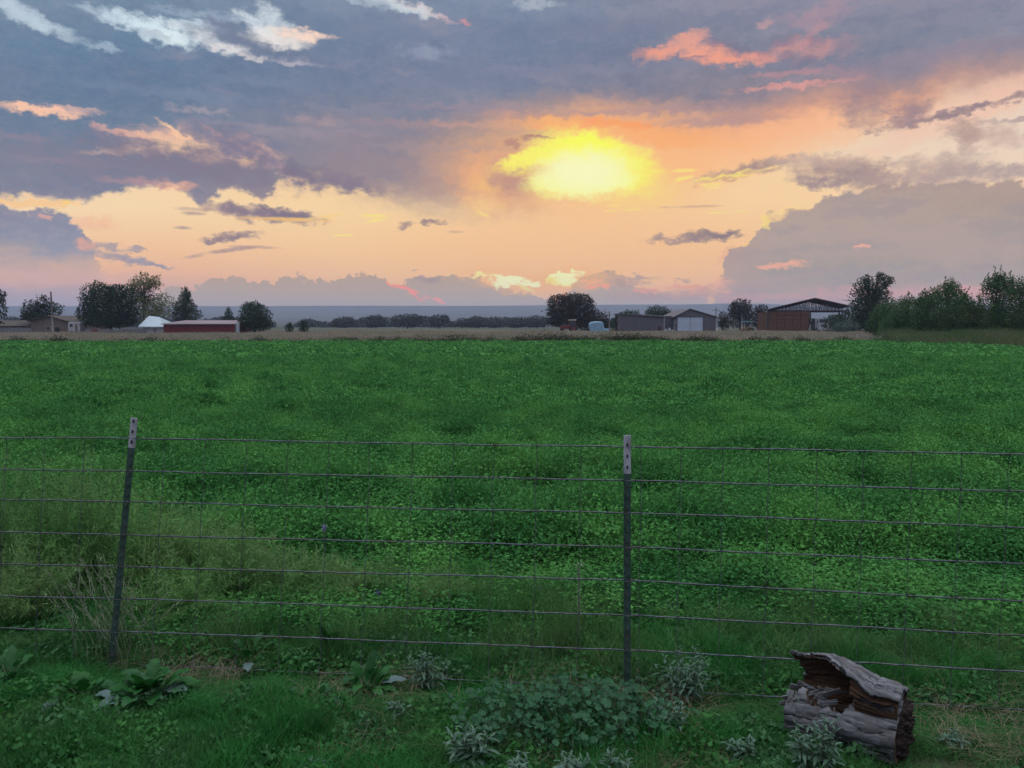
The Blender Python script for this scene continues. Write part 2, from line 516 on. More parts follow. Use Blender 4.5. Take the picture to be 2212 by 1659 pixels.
# --- the high cloud deck
edgeD = wcurve(az01M, [(-900, 425), (-60, 428), (0, 428), (60, 420), (120, 430), (180, 428), (230, 418), (290, 412), (340, 400), (385, 400), (410, 418), (432, 440), (448, 432), (460, 408), (500, 400), (530, 410), (560, 428), (575, 420),
                       (590, 384), (612, 372), (650, 372), (700, 384), (760, 398), (820, 408), (880, 424), (930, 432), (980, 434), (1020, 426), (1050, 410), (1090, 408), (1140, 418), (1170, 405), (1185, 360), (1200, 318), (1250, 298),
                       (1320, 296), (1380, 305), (1440, 322), (1500, 330), (1560, 322), (1640, 305), (1720, 285), (1790, 262), (1850, 252), (1900, 255), (1960, 272), (1990, 250), (2030, 222), (2090, 200), (2150, 190), (2230, 178), (2400, 150), (3200, 100)])
wS = wrange(az, A(560), A(1000), 0.32, 1.5)          # the edge grows soft towards the sun and the right
wS = wm('MAXIMUM', wS, 0.3)
dD = wm('SUBTRACT', elM, edgeD)
mD = wrange(wm('DIVIDE', dD, wS), -0.7, 1.0)
deckL = wramp(el01, [(E(430), lin((134, 130, 146))), (E(370), lin((124, 129, 146))), (E(300), lin((108, 127, 148))), (E(200), lin((96, 121, 148))), (E(100), lin((98, 127, 155))), (E(0), lin((112, 140, 162))), (1.0, lin((130, 145, 165)))])
deckM = wramp(el01, [(E(430), lin((172, 142, 132))), (E(340), lin((148, 136, 140))), (E(270), lin((128, 130, 145))), (E(180), lin((112, 124, 148))), (E(90), lin((110, 126, 152))), (E(0), lin((122, 140, 162))), (1.0, lin((130, 145, 165)))])
deckR = wramp(el01, [(E(330), lin((222, 150, 120))), (E(270), lin((176, 138, 132))), (E(220), lin((146, 130, 136))), (E(150), lin((132, 129, 143))), (E(80), lin((127, 131, 148))), (E(0), lin((140, 138, 156))), (1.0, lin((140, 145, 165)))])
deck = wmix(wrange(az, A(250), A(900)), deckL, deckM)
deck = wmix(wrange(az, A(1050), A(1650)), deck, deckR)
deck = wmix(wrange(nBroad, 0.42, 0.70, 0, 0.22), deck, lin((146, 146, 164)))
deck = wmix(wrange(nStreak, 0.52, 0.36, 0, 0.30), deck, lin((98, 114, 142)))
deck = wmix(wrange(nStreak, 0.55, 0.75, 0, 0.25), deck, lin((168, 156, 168)))
deck = wmix(wrange(nPuff, 0.42, 0.7, 0, 0.10), deck, lin((160, 152, 166)))
deck = wmix(wrange(nFine, 0.38, 0.66, 0, 0.06), deck, lin((166, 160, 176)))
deck = wmix(wrange(nPuff, 0.5, 0.3, 0, 0.12), deck, lin((92, 104, 132)))
# orange light under the deck right of the sun
glowR = wm('MULTIPLY', wrange(dD, 3.4, 0.0), wrange(az, A(1080), A(1300)))
deck = wmix(wm('MULTIPLY', glowR, wrange(az, A(2300), A(1700), 0.35, 0.85)), deck, lin((255, 178, 128)))
col = wmix(mD, col, deck)
col = blob(col, 1600, 318, 290, 36, (255, 184, 132), 0.75, 0.8, 12, 0.5, n=nStreak)
col = blob(col, 2130, 225, 170, 26, (246, 196, 168), 0.7, 0.7, 14, 0.5, n=nStreak)
col = blob(col, 1040, 270, 190, 8, (206, 152, 142), 0.4, 0.9, 0, 0.9, n=nStreak)

reorder()
# rain shaft left of the sun, lit from behind
col = blob(col, 880, 360, 260, 74, (150, 132, 138), 0.55, 0.7, -6, 0.5, n=nStreak)
col = blob(col, 1080, 385, 90, 62, (216, 158, 128), 0.85, 0.7, 0, 0.4)
col = blob(col, 1040, 400, 40, 48, (246, 180, 122), 0.6, 0.8, 0, 0.5)
col = blob(col, 1045, 445, 36, 16, (255, 214, 138), 0.7, 0.8, 0, 0.4)
# the bright break the sun shines through
col = blob(col, 1260, 345, 260, 92, (255, 186, 116), 0.8, 0.85, 0, 0.3, n=nStreak)
col = blob(col, 1330, 282, 190, 18, (255, 172, 100), 0.75, 0.7, -4, 0.7, n=nStreak)
col = blob(col, 1335, 268, 70, 8, (255, 158, 92), 0.8, 0.6, -4, 0.9)
col = blob(col, 1215, 272, 70, 6, (255, 156, 104), 0.7, 0.6, 0, 0.9)
col = blob(col, 1420, 300, 60, 14, (255, 176, 110), 0.7, 0.8, -8, 0.7)
col = blob(col, 1290, 362, 132, 60, (255, 222, 122), 0.85, 0.6, -12, 0.3, n=nStreak)
col = blob(col, 1190, 350, 120, 34, (255, 214, 112), 0.8, 0.8, 18, 0.5, n=nStreak)

col = blob(col, 1112, 378, 54, 34, (212, 158, 130), 0.85, 0.8, -8, 0.4)
col = blob(col, 1098, 392, 36, 20, (190, 140, 128), 0.8, 0.8, -8, 0.5)
col = blob(col, 1140, 340, 64, 15, (255, 224, 110), 0.9, 0.7, 18, 0.4)
col = blob(col, 1132, 338, 50, 9, (255, 242, 104), 1.0, 0.5, 18, 0.35)
col = blob(col, 1190, 330, 88, 20, (255, 246, 104), 1.0, 0.5, 18, 0.35)
col = blob(col, 1335, 338, 62, 26, (255, 246, 104), 0.85, 0.7, -8, 0.6)
col = blob(col, 1200, 398, 60, 26, (255, 246, 130), 0.8, 0.6, 0, 0.4)
col = blob(col, 1290, 350, 114, 46, (255, 250, 100), 1.0, 0.42, -12, 0.4, n=nStreak)
col = blob(col, 1268, 312, 56, 18, (255, 255, 84), 1.0, 0.5, 0, 0.5)
col = blob(col, 1258, 390, 96, 34, (255, 255, 160), 1.0, 0.45, 0, 0.35, n=nStreak)
col = blob(col, 1262, 368, 80, 36, (255, 254, 196), 0.95, 0.8, 0, 0.2)
col = blob(col, 1152, 297, 34, 4, (176, 128, 118), 0.85, 0.6, 0, 0.8)
col = blob(col, 1110, 310, 16, 6, (176, 128, 118), 0.7, 0.6, 0, 0.8)
# thin bright and dark streaks in the deck above the sun
for x, y, rx, ry, c, op in ((1010, 232, 150, 5, (160, 140, 152), 0.6), (1180, 246, 170, 6, (178, 146, 146), 0.6), (760, 236, 130, 5, (140, 138, 156), 0.6), (1440, 236, 130, 7, (170, 140, 146), 0.6), (620, 180, 160, 8, (122, 136, 160), 0.5),
                            (1250, 150, 200, 9, (132, 134, 156), 0.5), (350, 200, 170, 8, (124, 140, 164), 0.5), (900, 180, 150, 7, (126, 134, 156), 0.5), (1330, 60, 220, 12, (118, 124, 148), 0.5), (700, 60, 150, 18, (104, 124, 150), 0.5), (2000, 120, 160, 10, (150, 134, 150), 0.5), (1560, 262, 110, 7, (172, 140, 144), 0.6), (960, 320, 130, 6, (170, 148, 150), 0.5), (840, 300, 120, 5, (142, 128, 140), 0.5)):
    col = blob(col, x, y, rx, ry, c, op, 0.9, 0, 0.7, n=nStreak)

# --- breaks in the deck
W1 = (206, 222, 232)
for x, y, rx, ry, an, c, op, so in (
        (70, 42, 62, 11, -14, W1, 0.9, 0.6), (30, 18, 40, 12, -20, (180, 196, 212), 0.7, 0.6),
        (255, 40, 50, 8, -6, (196, 212, 226), 0.8, 0.7), (300, 50, 44, 13, -8, (206, 224, 234), 0.9, 0.6), (345, 70, 50, 17, -8, (216, 234, 240), 1.0, 0.55), (382, 84, 34, 12, 0, (222, 236, 240), 1.0, 0.5), (400, 54, 50, 9, 0, (214, 230, 238), 0.9, 0.6), (450, 84, 46, 11, -16, (226, 228, 230), 0.75, 0.7), (498, 104, 36, 6, 0, (232, 226, 224), 0.75, 0.6), (542, 124, 26, 4, 0, (230, 220, 216), 0.7, 0.6),
        (560, 66, 34, 16, -30, (222, 232, 238), 0.95, 0.55), (590, 42, 26, 18, -16, (216, 226, 232), 0.9, 0.6), (606, 82, 52, 18, 0, (242, 234, 226), 1.0, 0.5), (655, 76, 46, 8, 0, (254, 220, 200), 0.95, 0.5), (572, 92, 34, 9, 0, (232, 226, 222), 0.85, 0.6), (640, 134, 40, 6, 0, (200, 192, 200), 0.85, 0.6),
        (470, 36, 90, 6, 0, (176, 192, 208), 0.7, 0.7), (225, 102, 22, 5, 0, (172, 190, 208), 0.8, 0.7), (860, 10, 50, 8, -16, (220, 222, 224), 0.9, 0.6), (915, 24, 36, 7, -16, (222, 214, 214), 0.85, 0.6), (955, 40, 26, 5, -16, (214, 180, 184), 0.7, 0.6), (1003, 50, 12, 4, 0, (214, 150, 150), 0.8, 0.6),
        (920, 112, 40, 9, 0, (158, 166, 184), 0.7, 0.9), (1160, 10, 36, 6, 0, (190, 196, 206), 0.7, 0.8), (800, 4, 90, 6, -8, (190, 205, 216), 0.7, 0.8),
        (82, 238, 56, 7, 0, (254, 200, 168), 1.0, 0.45), (160, 236, 40, 4, 0, (214, 176, 168), 0.8, 0.6), (430, 238, 40, 4, 0, (186, 168, 172), 0.6, 0.8),
        (395, 306, 105, 20, 0, (246, 192, 162), 0.75, 0.5), (530, 326, 60, 22, -8, (244, 186, 158), 0.7, 0.5),
        (262, 284, 40, 6, -8, (236, 178, 160), 0.85, 0.6), (330, 296, 46, 9, 0, (246, 192, 160), 0.9, 0.5), (382, 286, 26, 6, -30, (254, 204, 162), 0.9, 0.5), (350, 316, 60, 14, 0, (253, 208, 166), 1.0, 0.45), (400, 324, 50, 12, 0, (254, 210, 160), 1.0, 0.45), (300, 322, 34, 8, 8, (250, 204, 164), 0.9, 0.5),
        (225, 328, 34, 6, 8, (240, 200, 176), 0.9, 0.5), (252, 332, 24, 5, 0, (248, 204, 166), 0.9, 0.5), (470, 292, 26, 6, -45, (252, 192, 160), 0.85, 0.5), (500, 306, 26, 5, -16, (248, 188, 156), 0.8, 0.5), (545, 298, 30, 5, -8, (238, 178, 158), 0.7, 0.6),
        (440, 342, 34, 8, -8, (252, 202, 160), 0.95, 0.45), (526, 344, 20, 10, -8, (254, 204, 152), 0.95, 0.45), (560, 340, 26, 9, -30, (244, 184, 156), 0.8, 0.5), (596, 356, 30, 8, -45, (226, 170, 156), 0.7, 0.7), (170, 352, 60, 5, 0, (186, 146, 152), 0.4, 0.9),
        (300, 392, 60, 7, 0, (240, 170, 150), 0.6, 0.7), (385, 402, 30, 6, 0, (250, 180, 148), 0.7, 0.6), (40, 296, 40, 5, 0, (180, 142, 150), 0.4, 0.9), (640, 282, 100, 8, 0, (176, 154, 160), 0.5, 0.9), (690, 262, 40, 6, 0, (196, 162, 158), 0.5, 0.8)):
    col = blob(col, x, y, rx, ry, c, op, so * 1.5, an, 1.0, n=nStreak if rx > 50 else nPuff)
reorder()
# dark scud over the pale gaps
for x, y, rx, ry, an, c, op in (
        (500, 66, 44, 14, -20, (118, 128, 150), 0.8), (430, 62, 30, 5, -10, (150, 160, 176), 0.8), (545, 100, 40, 8, -8, (120, 130, 152), 0.85), (600, 112, 90, 8, -4, (112, 124, 148), 0.8), (330, 74, 26, 5, -6, (170, 184, 198), 0.7),
        (430, 300, 26, 9, -30, (136, 128, 144), 0.9), (470, 300, 46, 13, -30, (124, 122, 144), 0.9), (545, 325, 56, 15, -26, (120, 118, 140), 0.95), (428, 328, 22, 8, -14, (132, 122, 140), 0.85), (500, 318, 26, 10, -30, (128, 122, 142), 0.9), (300, 310, 60, 6, -4, (138, 130, 148), 0.8), (560, 300, 40, 9, -12, (122, 124, 146), 0.9),
        (250, 352, 200, 24, 2, (128, 122, 140), 0.75), (430, 355, 150, 22, -4, (130, 118, 134), 0.8), (650, 376, 28, 13, -30, (124, 114, 132), 0.95), (710, 388, 62, 15, -8, (128, 116, 134), 0.95), (770, 398, 40, 10, -12, (136, 120, 134), 0.85), (812, 400, 22, 6, -20, (146, 126, 136), 0.7), (850, 414, 22, 3, -24, (176, 146, 140), 0.5),
        (520, 458, 58, 10, -4, (146, 124, 134), 0.95), (580, 463, 66, 9, -5, (134, 116, 128), 0.95), (640, 466, 44, 7, -8, (128, 112, 126), 0.95), (425, 452, 30, 3, 0, (176, 146, 140), 0.7), (418, 461, 16, 3, 0, (170, 142, 140), 0.8), (505, 511, 42, 6, 8, (136, 116, 124), 0.95), (480, 517, 22, 4, 6, (150, 126, 130), 0.8),
        (500, 540, 42, 3, 8, (158, 130, 132), 0.8), (555, 534, 40, 2.5, 2, (184, 148, 138), 0.7), (392, 492, 12, 2.5, 0, (160, 136, 140), 0.8), (418, 554, 14, 2.5, 10, (190, 152, 142), 0.7), (874, 485, 13, 5, 30, (150, 122, 124), 0.85), (932, 481, 24, 4, 0, (150, 122, 124), 0.9), (985, 501, 14, 2, 0, (200, 160, 140), 0.6),
        (1525, 510, 44, 8, 2, (144, 122, 122), 0.95), (1572, 508, 26, 5, 4, (140, 120, 122), 0.95), (1470, 520, 52, 4, -2, (158, 132, 128), 0.9), (1425, 512, 8, 5, 0, (160, 134, 130), 0.8),
        (1600, 372, 66, 8, 12, (178, 142, 130), 0.8), (1650, 354, 44, 8, 8, (160, 136, 132), 0.8), (1560, 386, 40, 5, 12, (214, 160, 122), 0.8), (1690, 348, 24, 5, 0, (190, 160, 148), 0.7),
        (1820, 370, 74, 20, -8, (170, 142, 136), 0.9), (1850, 385, 60, 15, -8, (162, 138, 136), 0.85), (1760, 392, 40, 9, -6, (158, 136, 138), 0.9), (1900, 378, 34, 10, -10, (176, 148, 140), 0.7), (1745, 350, 60, 8, -6, (206, 176, 160), 0.5),
        (2085, 284, 30, 14, -10, (180, 150, 136), 0.85), (2130, 288, 44, 16, -16, (190, 160, 146), 0.65), (2090, 306, 12, 16, 10, (186, 156, 144), 0.7), (2030, 362, 60, 18, 4, (182, 156, 148), 0.75), (2000, 378, 80, 10, 0, (188, 160, 150), 0.6), (2110, 376, 80, 12, 4, (180, 156, 152), 0.7), (2190, 372, 50, 10, 0, (176, 154, 152), 0.7), (1960, 350, 20, 8, 0, (196, 168, 156), 0.5),
        (2090, 238, 125, 5, 7, (146, 124, 130), 0.95), (2200, 258, 40, 5, 0, (176, 152, 148), 0.8), (1965, 240, 30, 14, 0, (150, 126, 134), 0.8), (1955, 256, 22, 10, 20, (156, 132, 138), 0.7), (1500, 446, 50, 2, -2, (214, 166, 136), 0.7), (1868, 225, 40, 30, 0, (140, 122, 134), 0.7)):
    col = blob(col, x, y, rx * 1.1, ry * 1.2, c, op, 0.75, an, 0.85, P='0' if ry < 4 else 'F')
# bright rims and flecks
reorder()
YL = (255, 232, 120)
for x, y, rx, ry, an, c, op in (
        (620, 474, 78, 3.4, 0, (255, 200, 110), 0.95), (702, 468, 32, 3, 8, (255, 214, 130), 0.9), (806, 466, 24, 3, 0, YL, 0.85), (812, 476, 18, 3, 10, YL, 0.85), (744, 508, 18, 2, 0, YL, 0.9), (1044, 463, 12, 3, -10, YL, 0.7),
        (1480, 368, 20, 3.4, 0, YL, 0.9), (1478, 385, 18, 3.6, 8, YL, 0.9), (1560, 383, 60, 4, 9, YL, 0.9), (1535, 398, 18, 3, -8, YL, 0.85), (1540, 405, 14, 2.5, 0, YL, 0.8), (1610, 380, 26, 2.5, 10, (255, 214, 130), 0.8), (1660, 364, 26, 2.5, 18, (255, 220, 150), 0.7),
        (1326, 444, 12, 3, 0, YL, 0.8), (1318, 456, 14, 1.8, 0, YL, 0.6), (1364, 453, 20, 1.8, 0, YL, 0.6), (1552, 459, 18, 1.5, 0, YL, 0.7), (1600, 456, 18, 1.4, 0, YL, 0.6),
        (143, 438, 9, 6, 0, (255, 214, 110), 0.9), (100, 470, 10, 4, 0, (245, 178, 150), 0.7)):
    col = blob(col, x, y, rx, ry, c, op * 0.9, 0.65, an, 0.9, P='0' if ry < 4 else 'F')
# salmon cloud, upper right
S1 = (232, 162, 142)
for x, y, rx, ry, an, c, op in (
        (1485, 86, 34, 12, 8, S1, 1.0), (1460, 100, 52, 12, 18, S1, 1.0), (1430, 112, 44, 9, 0, (240, 158, 132), 0.95), (1500, 104, 46, 14, -8, S1, 0.95), (1540, 118, 56, 11, -8, (250, 164, 132), 1.0), (1590, 126, 56, 8, 0, (246, 162, 132), 1.0),
        (1640, 126, 44, 9, 0, (238, 156, 134), 0.9), (1680, 108, 32, 13, 18, (212, 150, 142), 0.8), (1712, 100, 20, 12, 18, (206, 148, 144), 0.75), (1752, 82, 22, 14, 45, (204, 148, 146), 0.75), (1762, 104, 30, 14, 0, (212, 150, 142), 0.75), (1800, 100, 40, 16, 0, (186, 142, 146), 0.6),
        (1725, 184, 96, 5, 0, (236, 160, 146), 0.95), (1700, 158, 70, 4, 0, (196, 142, 144), 0.8), (1820, 158, 44, 8, -16, (182, 142, 146), 0.55),
        (1790, 24, 40, 20, 30, (178, 144, 154), 0.65), (1740, 44, 26, 10, 8, (182, 146, 154), 0.6), (1690, 40, 24, 8, 10, (176, 144, 154), 0.5), (1652, 50, 12, 5, 0, (206, 160, 160), 0.7), (1900, 160, 90, 16, 0, (150, 132, 146), 0.5)):
    col = blob(col, x, y, rx, ry, c, op * 0.8, 0.9, an, 0.9)
for x, y, rx, ry, an in ((1650, 116, 16, 8, 0), (1700, 122, 12, 9, 0), (1740, 128, 18, 10, 10), (1575, 100, 40, 12, -16), (1495, 122, 34, 3.5, 0), (1760, 90, 14, 9, 0), (1690, 88, 26, 9, 10)):
    col = blob(col, x, y, rx, ry, (126, 116, 138), 0.6, 0.7, an, 0.8)

SUN_AZ, SUN_EL = sky_uv(1265, 350)
# towards the rim of the dome the clouds pass into the plain overcast of the world behind it
VAULT = lin((150, 160, 184))
hi = wm('MAXIMUM', wrange(el, 27, 34), wrange(wm('ABSOLUTE', az), 40, 49))
col = wmix(wm('MULTIPLY', hi, wrange(el, 0, 8)), col, VAULT)
em = WN.new('ShaderNodeEmission'); WL.new(col, em.inputs[0]); em.inputs[1].default_value = 1.0
mo = WN.new('ShaderNodeOutputMaterial'); WL.new(em.outputs[0], mo.inputs[0])
R_SKY = 9000.0
na, ne = 48, 20
gv = []; gf = []
for j in range(ne + 1):
    e = math.radians(-1.5 + 36.5 * j / ne)
    for i in range(na + 1):
        a = math.radians(-50 + 100 * i / na)
        gv.append((R_SKY * math.sin(a) * math.cos(e), R_SKY * math.cos(a) * math.cos(e), R_SKY * math.sin(e)))
for j in range(ne):
    for i in range(na):
        k = j * (na + 1) + i
        gf.append([k, k + na + 1, k + na + 2, k + 1])
dome = mesh_np('sky', gv, gf, skymat, smooth=True)
dome.location = (0, 0, CAM_H)
tag(dome, kind='structure')

# the rest of the sky, overhead and behind: Nishita and plain cloud, with an added zenith glow to brighten the ground
N_, L_ = world.node_tree.nodes, world.node_tree.links
N_.clear()
sky = N_.new('ShaderNodeTexSky'); sky.sky_type = 'NISHITA'; sky.sun_disc = False
sky.sun_elevation = math.radians(SUN_EL); sky.sun_rotation = math.radians(SUN_AZ)
sky.air_density = 1.0; sky.dust_density = 1.5
tcw = N_.new('ShaderNodeTexCoord'); spw = N_.new('ShaderNodeSeparateXYZ'); L_.new(tcw.outputs['Generated'], spw.inputs[0])
r_ = N_.new('ShaderNodeMapRange'); L_.new(spw.outputs[2], r_.inputs[0]); r_.inputs[1].default_value = 0.55; r_.inputs[2].default_value = 0.85
r_.inputs[4].default_value = 0.10
b1 = N_.new('ShaderNodeBackground'); L_.new(sky.outputs[0], b1.inputs[0]); L_.new(r_.outputs[0], b1.inputs[1])
g_ = N_.new('ShaderNodeMapRange'); L_.new(spw.outputs[2], g_.inputs[0]); g_.inputs[1].default_value = 0.5; g_.inputs[2].default_value = 1.0
mw = N_.new('ShaderNodeMix'); mw.data_type = 'RGBA'; L_.new(g_.outputs[0], mw.inputs[0])
mw.inputs[6].default_value = (*VAULT, 1); mw.inputs[7].default_value = (*ZENITH, 1)
b2 = N_.new('ShaderNodeBackground'); L_.new(mw.outputs[2], b2.inputs[0]); b2.inputs[1].default_value = 1.0
ad = N_.new('ShaderNodeAddShader'); L_.new(b1.outputs[0], ad.inputs[0]); L_.new(b2.outputs[0], ad.inputs[1])
wo = N_.new('ShaderNodeOutputWorld'); L_.new(ad.outputs[0], wo.inputs[0])

sd = bpy.data.lights.new('sun', 'SUN'); sd.energy = 0.4; sd.angle = math.radians(14); sd.color = (1.0, 0.72, 0.45)
so = bpy.data.objects.new('sun', sd); C.objects.link(so)
dv = Vector((math.sin(math.radians(SUN_AZ)) * math.cos(math.radians(SUN_EL)), math.cos(math.radians(SUN_AZ)) * math.cos(math.radians(SUN_EL)), math.sin(math.radians(SUN_EL))))
so.rotation_euler = dv.to_track_quat('Z', 'Y').to_euler()
so.location = dv * 50

# ------------------------------------------------------------------ ground, hills, haze
def ground_mat():
    m, N, L, B = new_mat('ground')
    geo = N.new('ShaderNodeNewGeometry')
    sp_ = N.new('ShaderNodeSeparateXYZ'); L.new(geo.outputs['Position'], sp_.inputs[0])

    def nz(s, d=5, st=(1, 1, 1)):
        mp = N.new('ShaderNodeMapping'); mp.inputs['Scale'].default_value = st; L.new(geo.outputs['Position'], mp.inputs[0])
        n = N.new('ShaderNodeTexNoise'); n.inputs['Scale'].default_value = s; n.inputs['Detail'].default_value = d
        L.new(mp.outputs[0], n.inputs['Vector']); return n.outputs['Fac']

    def mr(x, a, b, c=0, d=1):
        n = N.new('ShaderNodeMapRange'); L.new(x, n.inputs[0])
        for i, v in zip((1, 2, 3, 4), (a, b, c, d)): n.inputs[i].default_value = v
        return n.outputs[0]

    def mix(f, a, b):
        n = N.new('ShaderNodeMix'); n.data_type = 'RGBA'; L.new(f, n.inputs[0])
        for s, x in ((6, a), (7, b)):
            if isinstance(x, tuple): n.inputs[s].default_value = (*x, 1)
            else: L.new(x, n.inputs[s])
        return n.outputs[2]
    near = mix(mr(nz(3.0), 0.4, 0.62), (0.02, 0.04, 0.014), (0.045, 0.045, 0.026))
    dry = mix(mr(nz(0.12, 6, (1, 2.5, 1)), 0.42, 0.6), (0.14, 0.115, 0.075), (0.085, 0.095, 0.05))
    far = mix(mr(nz(0.012, 6, (1, 3, 1)), 0.42, 0.58), (0.075, 0.075, 0.055), (0.045, 0.055, 0.035))
    y = N.new('ShaderNodeMath'); y.operation = 'MULTIPLY_ADD'; y.inputs[1].default_value = 30
    L.new(nz(0.05), y.inputs[0]); L.new(sp_.outputs[1], y.inputs[2])
    c = mix(mr(y.outputs[0], 40, 60), near, dry)
    c = mix(mr(y.outputs[0], 200, 260), c, far)
    L.new(c, B.inputs['Base Color']); B.inputs['Roughness'].default_value = 0.95; B.inputs['Specular IOR Level'].default_value = 0.1
    return m


def fbm(x, y, s, o=4):
    return mnoise.fractal(Vector((x * s, y * s, 3.3)), 0.9, 2.0, o)


XE = 3250.0
ys = [-12, -6, 0, 2, 4, 8, 16, 40, 80, 160, 300, 500, 900, 3180]
xs = [-XE, -1200, -400, -120, -40, -12, 0, 12, 40, 120, 400, 1200, XE]
gv = [(x, y, 0.0) for y in ys for x in xs]
gf = [[j * len(xs) + i, j * len(xs) + i + 1, (j + 1) * len(xs) + i + 1, (j + 1) * len(xs) + i] for j in range(len(ys) - 1) for i in range(len(xs) - 1)]
tag(mesh_np('ground', gv, gf, ground_mat()), kind='structure')

# field soil, a sheet just above the ground
FIELD_Y0, FIELD_Y1 = 4.0, 64.0
fx0, fx1 = -75.0, 44.0
m_soil = surf('field_soil', (0.03, 0.055, 0.018), (0.05, 0.07, 0.025), scale=2.0, rough=0.95, spec=0.1)
tag(mesh_np('field', [(fx0, FIELD_Y0, .004), (36, FIELD_Y0, .004), (fx1, 50, .004), (33, FIELD_Y1, .004), (fx0, FIELD_Y1, .004)], [[0, 1, 2, 3, 4]], m_soil), kind='structure')

# the long mesa across the valley: a gentle slope to a flat rim
HY0, HY1 = 560.0, 3000.0
nx, ny = 130, 46
gv = []
for j in range(ny + 1):
    t = j / ny
    y = HY0 + (HY1 + 150 - HY0) * t
    for i in range(nx + 1):
        x = -XE + 2 * XE * i / nx
        k = max(0.0, min(1.0, (y - HY0) / (HY1 - HY0)))
        prof = 0.06 * k + 0.94 * k ** 2.6
        rimz = at(1106, 660, HY1).z
        # a low rise to the right of the middle
        az_ = x / HY1
        rise = 8.0 * math.exp(-((az_ - 0.30) / 0.06) ** 2) + 5.0 * math.exp(-((az_ - 0.16) / 0.12) ** 2) - 1.5 * (az_ < -0.3)
        z = rimz * prof + rise * k ** 3 + (fbm(x, y, 0.0022) * 5.0 + fbm(x, y, 0.01) * 1.2) * min(1, 4 * k) * (1 - 0.86 * k ** 4) - 0.3
        if y > HY1: z = rimz + rise - (y - HY1) * 0.05
        gv.append((x, y, z))
gf = [[j * (nx + 1) + i, j * (nx + 1) + i + 1, (j + 1) * (nx + 1) + i + 1, (j + 1) * (nx + 1) + i] for j in range(ny) for i in range(nx)]
m_hill = surf('hill_scrub', (0.05, 0.055, 0.045), (0.09, 0.08, 0.065), scale=0.012, stretch=(1, 2.2, 1), rough=0.95, spec=0.1, c3=(0.025, 0.035, 0.025), scale3=0.05, amt3=0.8)
tag(mesh_np('hills', gv, gf, m_hill, smooth=True), kind='structure')

# air
hz = MB().box(-XE - 30, XE + 30, -30, 3200, -1.5, 84)
hm = bpy.data.materials.new('haze'); hm.use_nodes = True
hN, hL = hm.node_tree.nodes, hm.node_tree.links
hN.clear()
pv = hN.new('ShaderNodeVolumePrincipled'); pv.inputs['Density'].default_value = 2.5e-4
pv.inputs['Color'].default_value = (0.62, 0.70, 0.95, 1); pv.inputs['Anisotropy'].default_value = 0.2
ho = hN.new('ShaderNodeOutputMaterial'); hL.new(pv.outputs[0], ho.inputs['Volume'])
haze = hz.build('haze', hm)
tag(haze, kind='stuff', label='thin blue evening haze over the valley', cat='haze')

# ------------------------------------------------------------------ leaf geometry
def leaf_quads(cen, size, up=0.0, aspect=0.5, fold=0.0, seed=1, nrm=None, sizevar=0.35):
    """diamond leaves at the given centres; returns V (4n,3), F (n,4)"""
    r = np.random.default_rng(seed)
    n = len(cen)
    d = r.normal(size=(n, 3)); d[:, 2] += up
    d /= np.linalg.norm(d, axis=1)[:, None] + 1e-9
    q = r.normal(size=(n, 3))
    if nrm is not None: q = q * 0.55 + nrm
    w = np.cross(d, q); w /= np.linalg.norm(w, axis=1)[:, None] + 1e-9
    s = (size * (1 + sizevar * (r.random(n) * 2 - 1)))[:, None]
    a = cen - d * s * 0.5; b = cen + d * s * 0.5
    m1 = cen - d * s * 0.08 + w * s * aspect * 0.5; m2 = cen - d * s * 0.08 - w * s * aspect * 0.5
    V = np.stack([a, m1, b, m2], axis=1).reshape(-1, 3)
    Fq = np.arange(4 * n, dtype=np.int32).reshape(n, 4)
    return V, Fq


